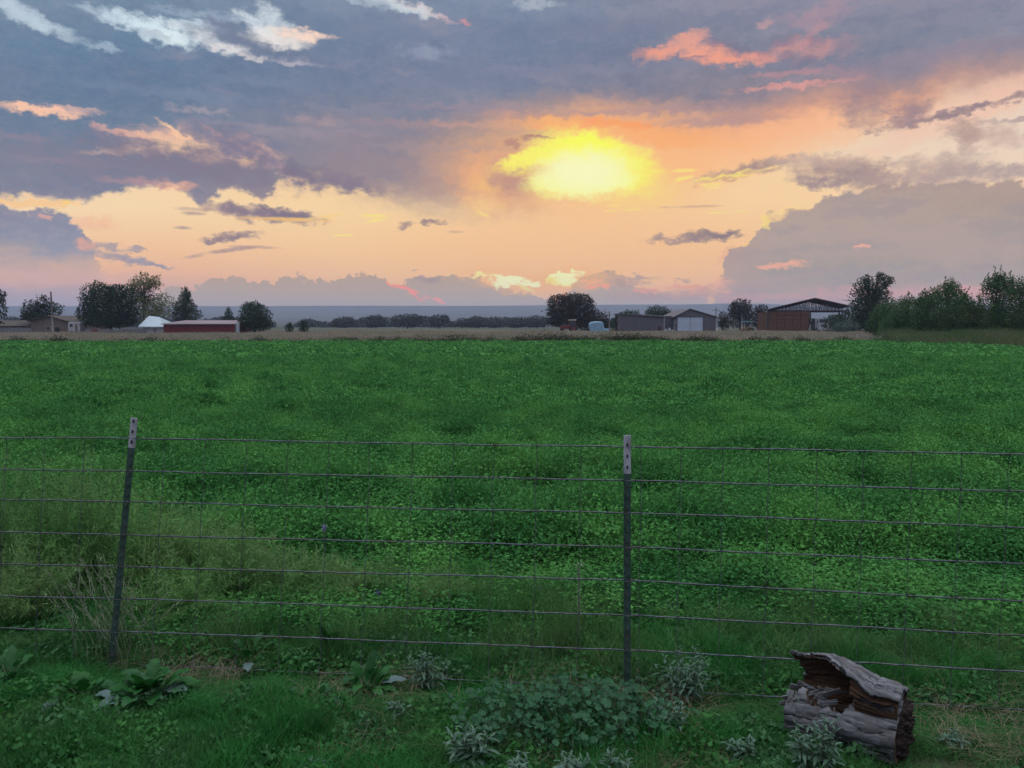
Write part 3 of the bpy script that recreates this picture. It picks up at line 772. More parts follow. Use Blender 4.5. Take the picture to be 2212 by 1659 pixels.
def instancer(name, pts, rz, sc, pick, templates, kind='stuff', label=None, cat=None, tilt=None):
    """one object scattering the template meshes over its own points"""
    me = bpy.data.meshes.new(name)
    me.vertices.add(len(pts)); me.vertices.foreach_set('co', np.asarray(pts, dtype=np.float32).ravel())
    a = me.attributes.new('rot', 'FLOAT_VECTOR', 'POINT')
    rot = np.zeros((len(pts), 3), dtype=np.float32); rot[:, 2] = rz
    if tilt is not None: rot[:, :2] = tilt
    a.data.foreach_set('vector', rot.ravel())
    a = me.attributes.new('sc', 'FLOAT_VECTOR', 'POINT'); a.data.foreach_set('vector', np.asarray(sc, dtype=np.float32).ravel())
    a = me.attributes.new('pick', 'INT', 'POINT'); a.data.foreach_set('value', np.asarray(pick, dtype=np.int32))
    o = bpy.data.objects.new(name, me); C.objects.link(o)
    g = bpy.data.node_groups.new(name, 'GeometryNodeTree')
    g.interface.new_socket('Geometry', in_out='INPUT', socket_type='NodeSocketGeometry')
    g.interface.new_socket('Geometry', in_out='OUTPUT', socket_type='NodeSocketGeometry')
    N, L = g.nodes, g.links
    gi = N.new('NodeGroupInput'); go = N.new('NodeGroupOutput')
    m2p = N.new('GeometryNodeMeshToPoints'); L.new(gi.outputs[0], m2p.inputs[0])
    jj = N.new('GeometryNodeJoinGeometry')       # keeps each template a separate instance
    for t in reversed(templates):
        oi = N.new('GeometryNodeObjectInfo'); oi.inputs['Object'].default_value = t; oi.inputs['As Instance'].default_value = True
        L.new(oi.outputs['Geometry'], jj.inputs[0])
    io = N.new('GeometryNodeInstanceOnPoints'); L.new(m2p.outputs[0], io.inputs['Points']); L.new(jj.outputs[0], io.inputs['Instance'])
    io.inputs['Pick Instance'].default_value = True

    def na_(nm, ty):
        n = N.new('GeometryNodeInputNamedAttribute'); n.data_type = ty; n.inputs['Name'].default_value = nm
        return n.outputs['Attribute']
    L.new(na_('pick', 'INT'), io.inputs['Instance Index'])
    L.new(na_('rot', 'FLOAT_VECTOR'), io.inputs['Rotation'])
    L.new(na_('sc', 'FLOAT_VECTOR'), io.inputs['Scale'])
    L.new(io.outputs[0], go.inputs[0])
    md = o.modifiers.new('scatter', 'NODES'); md.node_group = g
    tag(o, kind=kind, label=label, cat=cat)
    return o


def scatter(x0, x1, y0, y1, step, seed, wedge=None, jit=0.5, keep=None):
    """jittered grid, cut to what lies near the view"""
    r = np.random.default_rng(seed)
    gx, gy = np.meshgrid(np.arange(x0, x1, step), np.arange(y0, y1, step))
    p = np.stack([gx.ravel(), gy.ravel()], 1).astype(float)
    p += (r.random(p.shape) - 0.5) * step * 2 * jit
    if wedge: p = p[np.abs(p[:, 0]) < p[:, 1] * 0.72 + wedge]
    if keep is not None: p = p[keep(p)]
    return p, r


def vnoise(p, s, seed=0.0):
    return np.array([mnoise.noise(Vector((a * s, b * s, seed))) for a, b in p])


# ------------------------------------------------------------------ the alfalfa crop
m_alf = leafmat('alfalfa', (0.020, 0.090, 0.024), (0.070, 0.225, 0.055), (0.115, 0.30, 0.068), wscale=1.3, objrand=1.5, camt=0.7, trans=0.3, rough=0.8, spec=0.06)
def alfalfa_clump(n, leaf, rad, h, seed, name):
    r = np.random.default_rng(seed)
    V = []; A = []
    # stems carry threefold leaves; the clump is a dome of them
    ns = max(6, n // 14)
    cen = []
    for i in range(ns):
        a = r.random() * 6.283; q = math.sqrt(r.random()) * rad
        hh = h * (1 - 0.45 * (q / rad) ** 2) * (0.75 + 0.35 * r.random())
        lean = np.array([math.cos(a), math.sin(a)]) * (0.25 + 0.5 * q / rad) * hh * 0.6
        for k in range(n // ns):
            t = 0.25 + 0.75 * (k + r.random()) / (n / ns)
            c = np.array([math.cos(a) * q + lean[0] * t * t, math.sin(a) * q + lean[1] * t * t, hh * t])
            c[:2] += r.normal(size=2) * leaf * 1.3; c[2] += r.normal() * leaf * 0.4
            cen.append(c)
    cen = np.array(cen)
    up = np.tile(np.array([0, 0, 1.0]), (len(cen), 1))
    V, Fq = leaf_quads(cen, leaf, up=0.15, aspect=0.62, seed=seed + 5, nrm=up)
    return mesh_np(name, V, Fq, m_alf, attr=r.random(len(Fq)) * 0.4 + 0.6 * np.clip(cen[:, 2] / h, 0, 1) ** 2, link=False)  # tops lighter: young growth, plus the clump's shading put into the leaf colour


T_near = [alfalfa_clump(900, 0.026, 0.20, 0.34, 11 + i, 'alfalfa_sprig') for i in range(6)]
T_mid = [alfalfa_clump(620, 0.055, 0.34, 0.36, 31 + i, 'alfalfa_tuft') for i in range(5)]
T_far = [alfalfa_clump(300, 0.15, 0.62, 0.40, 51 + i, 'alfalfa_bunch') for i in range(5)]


def edge_right(y):   # the field's right-hand border
    return np.interp(y, [3, 20, 42, 52, 64], [40, 40, 34, 33, 30])


def in_field(p):
    y = p[:, 1]
    near_edge = 4.15 + 0.35 * np.sin(p[:, 0] * 1.3) + 0.15 * np.sin(p[:, 0] * 4.1) + np.where(p[:, 0] < 0, 0.35, 0)
    return (y > near_edge) & (y < FIELD_Y1 + 0.6 * np.sin(p[:, 0] * 0.7)) & (p[:, 0] < edge_right(y) + np.sin(y * 0.9) * 0.8)


PT = []; RZ = []; SC = []; PK = []
for (ya, yb, st, base, cnt) in ((4.0, 14, 0.20, 0, 6), (14, 34, 0.42, 6, 5), (34, 65, 0.80, 11, 5)):
    p, r = scatter(-75, 45, ya, yb, st, int(ya), wedge=2.0, keep=in_field)
    n = len(p)
    big = vnoise(p, 0.9) * 0.6 + vnoise(p, 2.2, 4.0) * 0.8
    hs = 0.90 + {0: 1.25, 6: 0.8, 11: 0.4}[base] * big + 0.35 * (r.random(n) - 0.5)
    hs *= np.clip((p[:, 1] - 3.6) / 2.2, 0.45, 1)
    w = 0.9 + 0.4 * r.random(n)
    PT.append(np.column_stack([p, np.zeros(n)])); RZ.append(r.random(n) * 6.283)
    SC.append(np.column_stack([w, w, np.clip(hs, 0.3, 1.7)])); PK.append(r.integers(0, cnt, n) + base)
print('alfalfa clumps', sum(map(len, PT)))
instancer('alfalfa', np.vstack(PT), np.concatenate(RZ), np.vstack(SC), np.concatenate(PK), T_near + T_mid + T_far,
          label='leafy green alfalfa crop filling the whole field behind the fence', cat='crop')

# ------------------------------------------------------------------ rough dry grass beyond the crop
m_dry = leafmat('dry_grass', (0.20, 0.165, 0.125), (0.30, 0.24, 0.185), (0.17, 0.17, 0.11), wscale=0.07, objrand=0.5, camt=0.75, trans=0.15, rough=0.8, spec=0.1)
def blades(n, rad, h, w, seed, name, mat, lean=0.35, seg=2, flop=0.0, link=False, top=0.25):
    r = np.random.default_rng(seed)
    V = []; Fq = []; A = []
    for i in range(n):
        a = r.random() * 6.283; q = math.sqrt(r.random()) * rad
        x, y = math.cos(a) * q, math.sin(a) * q
        b = r.random() * 6.283; L = h * (0.55 + 0.6 * r.random()); le = lean * L * (0.3 + r.random())
        dx, dy = math.cos(b), math.sin(b)
        c = r.random() * 6.283; wx, wy = math.cos(c) * w / 2, math.sin(c) * w / 2
        k0 = len(V)
        for s in range(seg + 1):
            t = s / seg
            px_, py_, pz_ = x + dx * le * t * t, y + dy * le * t * t, L * (t - flop * t * t)
            ww = 1 - (1 - top) * t
            V.append((px_ - wx * ww, py_ - wy * ww, pz_)); V.append((px_ + wx * ww, py_ + wy * ww, pz_))
        rr = r.random()
        for s in range(seg):
            Fq.append([k0 + 2 * s, k0 + 2 * s + 1, k0 + 2 * s + 3, k0 + 2 * s + 2]); A.append(rr)
    return mesh_np(name, V, np.array(Fq), mat, attr=A, link=link)


T_dry = [blades(150, 1.0, 0.32, 0.03, 71 + i, 'dry_tuft', m_dry, lean=1.0) for i in range(4)]
PT = []; RZ = []; SC = []; PK = []
for (ya, yb, st, s0) in ((64, 95, 1.15, 0.9), (95, 165, 2.0, 1.3)):
    p, r = scatter(-120, 125, ya, yb, st, int(ya) + 3, wedge=4)
    n = len(p); hs = (0.7 + 0.5 * r.random(n) + 0.5 * vnoise(p, 0.08)) * s0
    w = s0 * (0.9 + 0.5 * r.random(n))
    PT.append(np.column_stack([p, np.zeros(n)])); RZ.append(r.random(n) * 6.283); SC.append(np.column_stack([w, w, hs])); PK.append(r.integers(0, 4, n))
instancer('dry_grass', np.vstack(PT), np.concatenate(RZ), np.vstack(SC), np.concatenate(PK), T_dry,
          label='pale brown dry grass in a band between the crop and the farmyards', cat='grass')
# ------------------------------------------------------------------ trees
m_bark = surf('bark', (0.045, 0.035, 0.03), (0.09, 0.075, 0.06), scale=6, stretch=(3, 3, 0.6), rough=0.9, spec=0.1)
m_bark_red = surf('bark_red', (0.08, 0.04, 0.03), (0.05, 0.035, 0.03), scale=6, stretch=(3, 3, 0.6), rough=0.9, spec=0.1)
m_tdark = leafmat('foliage_dark', (0.012, 0.026, 0.014), (0.035, 0.062, 0.028), trans=0.12, rough=0.75, spec=0.12, wscale=0.4)
m_tred = leafmat('foliage_reddish', (0.022, 0.020, 0.014), (0.055, 0.045, 0.028), trans=0.12, rough=0.75, spec=0.12)
m_tolive = leafmat('foliage_olive', (0.09, 0.12, 0.04), (0.20, 0.20, 0.075), (0.22, 0.17, 0.08), trans=0.3, rough=0.7, spec=0.12, wscale=0.5)
m_tgreen = leafmat('foliage_green', (0.022, 0.064, 0.023), (0.064, 0.14, 0.045), (0.11, 0.125, 0.05), trans=0.2, rough=0.7, spec=0.12, wscale=0.35)
m_tblue = leafmat('foliage_far', (0.035, 0.04, 0.035), (0.06, 0.068, 0.055), trans=0.1, rough=0.8, spec=0.1)


def crown_points(lobes, per, seed, shell=0.55, rough=0.28):
    r = np.random.default_rng(seed)
    out = []; nr = []
    for (c, rad) in lobes:
        c = np.array(c); rad = np.array(rad)
        vol = rad[0] * rad[1] * rad[2]
        n = max(20, int(per * (vol ** (2 / 3))))
        d = r.normal(size=(n, 3)); d /= np.linalg.norm(d, axis=1)[:, None]
        # a lumpy surface: each direction has its own reach
        sd_ = r.random(3) * 50
        f = np.array([mnoise.noise(Vector((a * 2.3 + sd_[0], b * 2.3 + sd_[1], e * 2.3 + sd_[2]))) * 1.1 + 0.6 * mnoise.noise(Vector((a * 6 + sd_[1], b * 6, e * 6))) for a, b, e in d])
        q = r.random(n)
        rr = np.where(q < shell, 0.82 + 0.2 * r.random(n), r.random(n) ** 0.5 * 0.9) * (1 + rough * f)
        out.append(c + d * rad * rr[:, None]); nr.append(d)
    return np.vstack(out), np.vstack(nr)


def tree(name, label, cat, lobes_px, Y, ybase, mat, leaf, per, seed, trunk_px=None, group=None, bark=None, shoots=0, shoot_len=0.8, depth=0.8, tw=0.16, shell=0.55, rough=0.3, limbs=None, floor=None):
    """lobes_px: (cx, cy, rx, ry[, dy]) outlines of the crown's masses as seen, given real size and depth at Y"""
    k = Y / F
    lobes = []
    for lb in lobes_px:
        cx, cy_, rx, ry = lb[:4]; off = lb[4] if len(lb) > 4 else 0.0
        c = at(cx, cy_, Y)
        lobes.append(((c.x, c.y + off * rx * k, c.z), (rx * k, rx * k * depth, ry * k)))
    tx = trunk_px if trunk_px is not None else lobes_px[0][0]
    b = at(tx, ybase, Y); b.z = 0.0
    o = root(name, label, cat, b, group=group)
    P, Nn = crown_points(lobes, 4.5 * per / (leaf * leaf), seed, shell, rough)
    P = P[P[:, 2] > (0.15 if floor is None else at(1106, floor, Y).z)]
    r = np.random.default_rng(seed + 1)
    if shoots:
        S = []
        for _ in range(shoots):
            c, rad = lobes[r.integers(len(lobes))]
            a = r.random() * 6.283; u = r.random() * 0.8
            s0 = np.array(c) + np.array([math.cos(a) * rad[0] * u, math.sin(a) * rad[1] * u, rad[2] * math.sqrt(1 - u * u) * 0.9])
            L_ = shoot_len * (0.4 + r.random())
            t = r.random(int(26 * L_ / leaf * 0.12) + 6)
            dr = np.array([r.normal() * 0.3 + math.cos(a) * 0.3 * u, r.normal() * 0.2, 1.0])
            S.append(s0 + dr * (t * L_)[:, None] + r.normal(size=(len(t), 3)) * leaf * 0.45 * (1.3 - t[:, None]))
        S = np.vstack(S); P = np.vstack([P, S])
    V, Fq = leaf_quads(P, leaf, aspect=0.75, seed=seed + 2, sizevar=0.5)
    mesh_np('crown', V, Fq, mat, o, attr=r.random(len(Fq)))
    mb = MB()
    top = max(l[0][2] for l in lobes)
    main = lobes[0][0]
    n = 6
    h1 = max(0.4, (lobes[0][0][2] - lobes[0][1][2] * 0.7))
    pts = [Vector((b.x, b.y, -0.2))]
    for i in range(1, n):
        t = i / (n - 1)
        pts.append(Vector((b.x + (main[0] - b.x) * t + r.normal() * tw * 0.4, b.y + (main[1] - b.y) * t, main[2] * t * 1.05)))
    mb.tube(pts, [tw * (1.25 - 0.85 * i / (n - 1)) for i in range(n)], 7)
    for (c, rad) in lobes:
        for q in range(limbs if limbs is not None else 3):
            t0 = 0.35 + 0.5 * r.random()
            s = pts[0].lerp(pts[-1], t0)
            e = Vector((c[0] + r.normal() * rad[0] * 0.45, c[1] + r.normal() * rad[1] * 0.4, c[2] + rad[2] * (r.random() * 1.0 - 0.15)))
            m_ = s.lerp(e, 0.5) + Vector((0, 0, 0.12 * (e - s).length))
            mb.tube([s, m_, e], [tw * 0.5, tw * 0.3, tw * 0.08], 5)
    mb.build('trunk', bark or m_bark, o, smooth=True)
    return o


# --- the farmyard on the left (about 130 m away)
YL = 131.0
tree('tree', 'dark tree cut by the left edge of the photo, beside the brown farm roofs', 'tree', [(-22, 668, 34, 36), (-10, 640, 22, 18), (-30, 700, 26, 20)], YL, 722, m_tdark, 0.26, 6.0, 101, tw=0.25)
tree('tree', 'dark many-lobed tree behind the utility pole and the gabled brown house', 'tree',
     [(72, 668, 25, 20), (96, 660, 20, 24), (118, 670, 17, 18), (60, 678, 14, 12), (84, 684, 34, 10)], YL + 22, 716, m_tdark, 0.26, 5.0, 103, tw=0.22, rough=0.4)
tree('tree', 'largest dark round tree with its trunk showing, in front of the pale panel fence', 'tree',
     [(236, 660, 56, 46), (212, 640, 34, 30), (262, 640, 34, 26), (190, 678, 26, 26), (280, 680, 24, 24), (236, 690, 54, 20)], YL, 724, m_tdark, 0.24, 6.0, 105, trunk_px=240, tw=0.28, floor=710)
tree('tree', 'tall airy olive-green tree rising behind the largest round tree', 'tree',
     [(310, 612, 27, 19), (288, 624, 18, 16), (335, 612, 16, 12), (305, 652, 30, 20), (350, 656, 24, 22), (330, 680, 36, 18)], YL + 14, 718, m_tolive, 0.22, 4.2, 107, trunk_px=312, tw=0.2, shell=0.5, rough=0.6, limbs=7, shoots=24, shoot_len=0.8)
tree('conifer_tree', 'dark pointed conifer between the white roof and the red barn', 'tree',
     [(400, 680, 34, 16), (398, 662, 26, 16), (400, 646, 15, 14), (403, 636, 8, 9)], YL + 10, 716, m_tdark, 0.2, 6.0, 109, trunk_px=400, tw=0.2, shoots=30, shoot_len=0.6)
tree('conifer_tree', 'small thin dark conifer just behind the right end of the red barn', 'tree',
     [(494, 690, 15, 9), (494, 678, 9, 9), (494, 668, 4.5, 6)], YL + 26, 712, m_tdark, 0.2, 5.0, 111, tw=0.12)
tree('tree', 'dark round tree right of the red barn', 'tree',
     [(551, 685, 36, 28), (548, 668, 26, 18), (538, 700, 26, 16), (566, 700, 22, 16)], YL, 722, m_tdark, 0.22, 6.0, 113, tw=0.24)
for i, (cx, top, w, lab) in enumerate(((625, 697, 10, 'small dark round bush, left one of the lone pair in the open dry grass'), (656, 693, 12, 'small dark pointed bush, right one of the lone pair in the open dry grass'))):
    tree('bush', lab, 'bush', [(cx, (top + 719) / 2 + 1, w, (719 - top) / 2), (cx + 1, top + 6, w * 0.55, 7)], YL + 6, 720, m_tdark, 0.18, 6.0, 120 + i, tw=0.1, group='pair of lone bushes in the dry grass')

# --- the centre and the right-hand yard (about 160 m)
YC = 160.0
tree('tree', 'broad dark reddish tree behind the red tractor, tallest near the middle', 'tree',
     [(1234, 668, 52, 34), (1214, 656, 32, 22), (1250, 652, 34, 19), (1200, 684, 22, 20), (1268, 684, 22, 22), (1232, 694, 50, 14)], YC + 8, 716, m_tred, 0.26, 5.5, 131, tw=0.32, bark=m_bark_red)
tree('bush', 'dark domed bush behind the blue tarped load', 'bush', [(1290, 694, 30, 24), (1272, 700, 24, 18), (1306, 704, 14, 12)], YC + 6, 717, m_tred, 0.24, 5.5, 133, tw=0.16)
tree('bush', 'dark bush between the thin pole and the long grey shed', 'bush', [(1333, 700, 15, 17), (1342, 690, 14, 14)], YC + 4, 717, m_tdark, 0.22, 5.5, 135, tw=0.12)
tree('tree', 'low wide dark tree showing over the left end of the long grey shed', 'tree', [(1362, 684, 26, 15), (1348, 690, 16, 12), (1376, 688, 14, 10)], YC + 22, 716, m_tdark, 0.26, 5.5, 137, tw=0.2)
tree('tree', 'dark rounded tree behind the middle between the long shed and the gabled shed', 'tree', [(1420, 675, 27, 15), (1410, 684, 18, 12), (1438, 680, 14, 12)], YC + 24, 716, m_tdark, 0.26, 5.5, 139, tw=0.2)
tree('tree', 'small dark tree just right of the gabled shed', 'tree', [(1561, 688, 11, 16), (1566, 700, 12, 14)], YC + 10, 717, m_tred, 0.24, 5.5, 141, tw=0.14)
tree('tree', 'tall flat-topped dark tree between the gabled shed and the hay barn', 'tree',
     [(1600, 664, 24, 19), (1586, 672, 15, 20), (1612, 678, 16, 24), (1596, 690, 28, 20)], YC + 18, 717, m_tred, 0.26, 5.5, 143, tw=0.26, bark=m_bark_red)
tree('tree', 'lower dark tree touching the left eave of the hay barn', 'tree', [(1644, 672, 17, 15), (1636, 690, 20, 22), (1652, 694, 14, 20)], YC + 20, 717, m_tred, 0.26, 5.5, 145, tw=0.2)
tree('tree', 'tall dark tree with a leafy arm at its upper right, beside the hay barn', 'tree',
     [(1880, 655, 40, 40), (1868, 625, 26, 26), (1872, 606, 13, 14), (1896, 640, 26, 22), (1860, 670, 30, 28), (1890, 690, 40, 24),
      (1908, 604, 15, 14), (1924, 606, 10, 9), (1900, 596, 9, 9), (1912, 618, 9, 7)], 118.0, 724, m_tdark, 0.2, 4.6, 147, trunk_px=1884, tw=0.3, rough=0.42, limbs=4)

# --- hedge of trees on the right, nearer (about 70 m)
YR = 72.0
grp = 'thicket of trees along the right edge of the field'
hed = [
    ('tree', 'first low green tree of the right-hand thicket, beside the tall dark tree', [(1912, 682, 30, 28), (1930, 668, 26, 22), (1896, 700, 26, 18)], 92.0, 728, m_tgreen, 0.14, 5.0, 12, 0.5),
    ('tree', 'rounded green tree with a small bump on top, left of the thicket\'s spiky crowns', [(1956, 676, 30, 32), (1962, 652, 18, 13), (1940, 700, 34, 22)], 84.0, 730, m_tgreen, 0.13, 5.0, 16, 0.5),
    ('tree', 'green tree with spiky reddish shoots, left shoulder of the first high crown', [(2000, 672, 30, 34), (2010, 646, 24, 20), (1988, 656, 14, 12)], 80.0, 732, m_tgreen, 0.13, 6.0, 30, 0.6),
    ('tree', 'tallest spiky tree in the middle of the right-hand thicket', [(2046, 664, 38, 38), (2040, 634, 20, 22), (2056, 622, 18, 16), (2072, 648, 20, 18)], 78.0, 734, m_tgreen, 0.13, 5.4, 45, 0.7),
    ('tree', 'green bushy tree in the dip between the two high crowns of the thicket', [(2092, 676, 30, 34), (2084, 656, 18, 16), (2110, 690, 28, 28)], 76.0, 736, m_tgreen, 0.13, 6.0, 20, 0.5),
    ('tree', 'highest spiky dark crown of the thicket, close to the right edge', [(2150, 650, 36, 44), (2142, 618, 20, 18), (2168, 612, 24, 18), (2184, 628, 24, 20), (2158, 600, 12, 9)], 74.0, 738, m_tgreen, 0.13, 5.0, 50, 0.7),
    ('tree', 'dense green tree of the thicket cut by the right edge of the photo', [(2206, 660, 36, 44), (2218, 630, 30, 26), (2236, 690, 40, 40)], 72.0, 740, m_tgreen, 0.13, 6.0, 26, 0.6),
]
for i, (nm, lab, lob, Y, yb, mt, lf, per, sh, sl) in enumerate(hed):
    tree(nm, lab, 'tree', lob + [(lob[0][0], 700, lob[0][2] * 1.15, 34), (lob[0][0] - 14, 694, lob[0][2] * 0.8, 34, -.8), (lob[0][0] + 16, 716, lob[0][2] * 0.9, 24, -1.0), (lob[0][0] - 10, 722, lob[0][2] * 1.0, 14, -1.3)], Y, yb, mt, lf, per, 150 + i * 3, group=grp, shoots=sh, shoot_len=sl, tw=0.12, rough=0.42)
tree('bush', 'low dark green bush at the field corner, in front of the thicket', 'bush', [(1976, 735, 26, 9), (1962, 738, 16, 6), (1996, 738, 14, 6)], 66.0, 744, m_tgreen, 0.08, 6.0, 181, tw=0.05)
tree('bush', 'small ragged dark bush nearest in front of the thicket', 'bush', [(2120, 742, 34, 12), (2150, 744, 22, 10)], 58.0, 752, m_tgreen, 0.08, 3.0, 183, tw=0.05, shoots=20, shoot_len=0.3)

# weeds along the crop's far edge and under the thicket
wspots = [(40, 732), (130, 733), (330, 735), (560, 736), (735, 736), (760, 735), (820, 735), (860, 735), (905, 735), (985, 733), (1020, 734), (1060, 737), (1120, 738), (1170, 735), (1215, 735), (1260, 736), (1340, 736), (1375, 737), (1430, 738), (1500, 735), (1530, 737), (1625, 739), (1668, 737), (1730, 738), (1820, 739), (1910, 738)]
m_weed = leafmat('edge_weeds', (0.018, 0.032, 0.012), (0.045, 0.055, 0.022), (0.06, 0.045, 0.028), trans=0.15, rough=0.8, spec=0.1, wscale=0.2)
cen = []
for i, (px, py) in enumerate(wspots):
    big = {985: 2.0, 1170: 3.0, 1215: 2.2, 1340: 3.2, 1375: 2.2, 1500: 1.6, 1530: 1.3, 905: 1.3}.get(px, 0.9)
    c = at(px, py, 65.5); n = int(900 * big)
    r = np.random.default_rng(300 + i)
    p = r.normal(size=(n, 3)) * np.array([0.62 * big, 0.4, 1.0])
    top_ = (0.40 + 0.12 * big) * (1 - 0.5 * np.clip(np.abs(p[:, 0]) / (1.4 * big), 0, 1))
    p[:, 2] = r.random(n) ** .7 * top_ * (1 + .35 * r.normal(size=n))
    cen.append(p + np.array([c.x, 65.3, 0.05]))
r = np.random.default_rng(77)
n = 16000
xx = r.random(n) * 110 - 62
hh = np.abs(r.normal(size=n)) * 0.20 * (1.0 + 1.1 * np.array([mnoise.noise(Vector((x * 0.35, 0, 0))) for x in xx]))
cen.append(np.column_stack([xx, 65.3 + r.normal(size=n) * 0.5, np.abs(hh) + 0.1]))
cen = np.vstack(cen)
V, Fq = leaf_quads(cen, 0.13, up=0.8, aspect=0.4, seed=5)
tag(mesh_np('edge_weeds', V, Fq, m_weed, attr=r.random(len(Fq))), kind='stuff', label='dark scruffy weeds along the far edge of the green crop', cat='weeds')
m_rw = leafmat('rough_weeds', (0.05, 0.10, 0.035), (0.11, 0.14, 0.06), (0.19, 0.15, 0.09), trans=0.15, rough=0.85, spec=0.1, wscale=0.3)
T_rw = [blades(90, 0.5, 0.75, 0.03, 91 + i, 'weed_tuft', m_rw, lean=0.5) for i in range(4)]
p, r = scatter(20, 75, 38, 100, 0.62, 17, keep=lambda q: (q[:, 0] > np.where(q[:, 1] < 64.5, edge_right(q[:, 1]) - 0.2, 32 + (q[:, 1] - 64) * 0.42)) & (q[:, 0] < q[:, 1] * 0.78 + 4))
n = len(p); hs = (0.75 + 0.5 * r.random(n) + 0.7 * vnoise(p, 0.15)) * (1 + 0.25 * np.clip((p[:, 1] - 54) / 14, 0, 1) * (p[:, 0] > 36) * (0.6 + 1.6 * np.abs(vnoise(p, .35, 8))))
instancer('rough_weeds', np.column_stack([p, np.zeros(n)]), r.random(n) * 6.283, np.column_stack([np.ones(n) * 1.1, np.ones(n) * 1.1, np.clip(hs, .4, 2.6)]), r.integers(0, 4, n), T_rw,
          label='tall brown-green weeds sloping up under the thicket on the right', cat='weeds')

# --- the far wood lines on the valley floor
grp = 'far dark trees on the valley floor'
FT = [(745, 697, 28, 12, 330, 'faint low tree, first of the far row right of the lone bushes'), (812, 694, 25, 14, 320, 'far dark tree with a high right shoulder, second of the far row'), (880, 692, 36, 14, 300, 'widest far dark domed tree, left of the gap in the far row'),
      (950, 692, 24, 13, 300, 'far dark domed tree just right of the gap in the far row'), (1000, 697, 20, 10, 330, 'low far tree between the tree by the gap and the rounder one further right'), (1030, 696, 24, 12, 320, 'rounded low far tree in the middle of the right half of the far row'),
      (1072, 699, 24, 10, 330, 'flat low far tree, third from the reddish tree'), (1118, 697, 24, 11, 320, 'low far tree, second from the reddish tree'), (1160, 694, 26, 13, 310, 'far tree half hidden by the broad reddish tree')]
for i, (cx, cy_, rx, ry, Y, lab) in enumerate(FT):
    tree('far_tree', lab, 'tree', [(cx, cy_, rx, ry), (cx - rx * 0.45, cy_ + 3, rx * 0.55, ry * 0.8), (cx + rx * 0.4, cy_ - 2 + (i % 3) * 2, rx * 0.5, ry * 0.85)], Y, 709, m_tblue, 0.5, 5.0, 200 + i * 3, group=grp, tw=0.3)
cen = []
r = np.random.default_rng(9)
for k in range(150):
    Y = 380 + 120 * r.random(); X = (r.random() * 2 - 1) * Y * 0.85
    if -0.02 * Y < X - (-0.0) < -0.02 * Y: continue
    rx = 5 + 7 * r.random(); rz_ = 2.2 + 2.6 * r.random()
    n = 420
    d = r.normal(size=(n, 3)); d /= np.linalg.norm(d, axis=1)[:, None]; d[:, 2] = np.abs(d[:, 2])
    cen.append(np.array([X, Y, 0.0]) + d * np.array([rx, 4, rz_ * 1.3]) * (0.75 + 0.35 * r.random((n, 1))))
V, Fq = leaf_quads(np.vstack(cen), 1.3, aspect=0.8, seed=15)
tag(mesh_np('far_wood', V, Fq, m_tblue, attr=r.random(len(Fq))), kind='stuff', label='hazy dark line of far woodland across the valley', cat='woodland')

# ------------------------------------------------------------------ farm buildings, left
def W(px, Y): return px * Y / F
def X(px, Y): return at(px, 700, Y).x
def Z(py, Y): return at(1106, py, Y).z


m_brownroof = surf('brown_shingle', (0.10, 0.075, 0.065), (0.06, 0.05, 0.045), scale=2, stretch=(1, 1, 5), rough=0.9, spec=0.1)
m_brownwall = surf('tan_stucco', (0.17, 0.13, 0.115), (0.13, 0.10, 0.09), scale=0.8, rough=0.9, spec=0.1)
m_dkwin = surf('dark_glass', (0.02, 0.022, 0.028), (0.03, 0.03, 0.035), rough=0.2, spec=0.5)
m_white = surf('white_paint', (0.36, 0.35, 0.37), (0.28, 0.27, 0.29), scale=1.5, rough=0.6, c3=(0.3, 0.28, 0.26), scale3=5, amt3=0.3)
m_redmetal = surf('red_metal', (0.17, 0.022, 0.024), (0.115, 0.018, 0.02), scale=1.2, stretch=(4, 1, 0.4), rough=0.55, c3=(0.16, 0.06, 0.045), scale3=3, amt3=0.35)
m_palemetal = surf('pale_metal', (0.22, 0.155, 0.165), (0.17, 0.125, 0.135), scale=1.0, stretch=(3, 1, 1), rough=0.5, c3=(0.25, 0.13, 0.09), scale3=2, amt3=0.25)
m_whiteroof = surf('white_metal_roof', (0.34, 0.38, 0.41), (0.27, 0.31, 0.34), scale=1.0, stretch=(4, 1, 1), rough=0.45)
m_wood = surf('grey_wood', (0.13, 0.115, 0.11), (0.20, 0.18, 0.17), scale=2, stretch=(1, 1, 0.2), rough=0.9, spec=0.1)
m_panel = surf('panel_fence', (0.17, 0.155, 0.17), (0.13, 0.125, 0.14), scale=2, stretch=(5, 1, 0.3), rough=0.85, spec=0.1)
m_grey = surf('grey_siding', (0.115, 0.105, 0.125), (0.085, 0.08, 0.095), scale=1.2, stretch=(6, 1, 0.3), rough=0.7, c3=(0.10, 0.06, 0.045), scale3=1.5, amt3=0.35)
m_greyroof = surf('grey_roof', (0.10, 0.09, 0.10), (0.065, 0.06, 0.07), scale=1.5, stretch=(4, 1, 1), rough=0.6, c3=(0.11, 0.05, 0.035), scale3=1.2, amt3=0.4)
m_door = surf('pale_door', (0.38, 0.41, 0.50), (0.31, 0.34, 0.42), scale=1.5, stretch=(5, 1, 0.3), rough=0.6)
m_trim = surf('pale_trim', (0.34, 0.32, 0.34), (0.24, 0.23, 0.25), scale=3, rough=0.6)
m_rust = surf('rusty_metal', (0.09, 0.035, 0.022), (0.055, 0.028, 0.022), scale=1.2, stretch=(4, 1, 1), rough=0.8)
m_hay = surf('hay', (0.13, 0.06, 0.042), (0.09, 0.05, 0.038), scale=3.5, stretch=(1, 1, 2), rough=0.95, spec=0.05, c3=(0.15, 0.09, 0.05), scale3=9, amt3=0.5, bump=0.6)
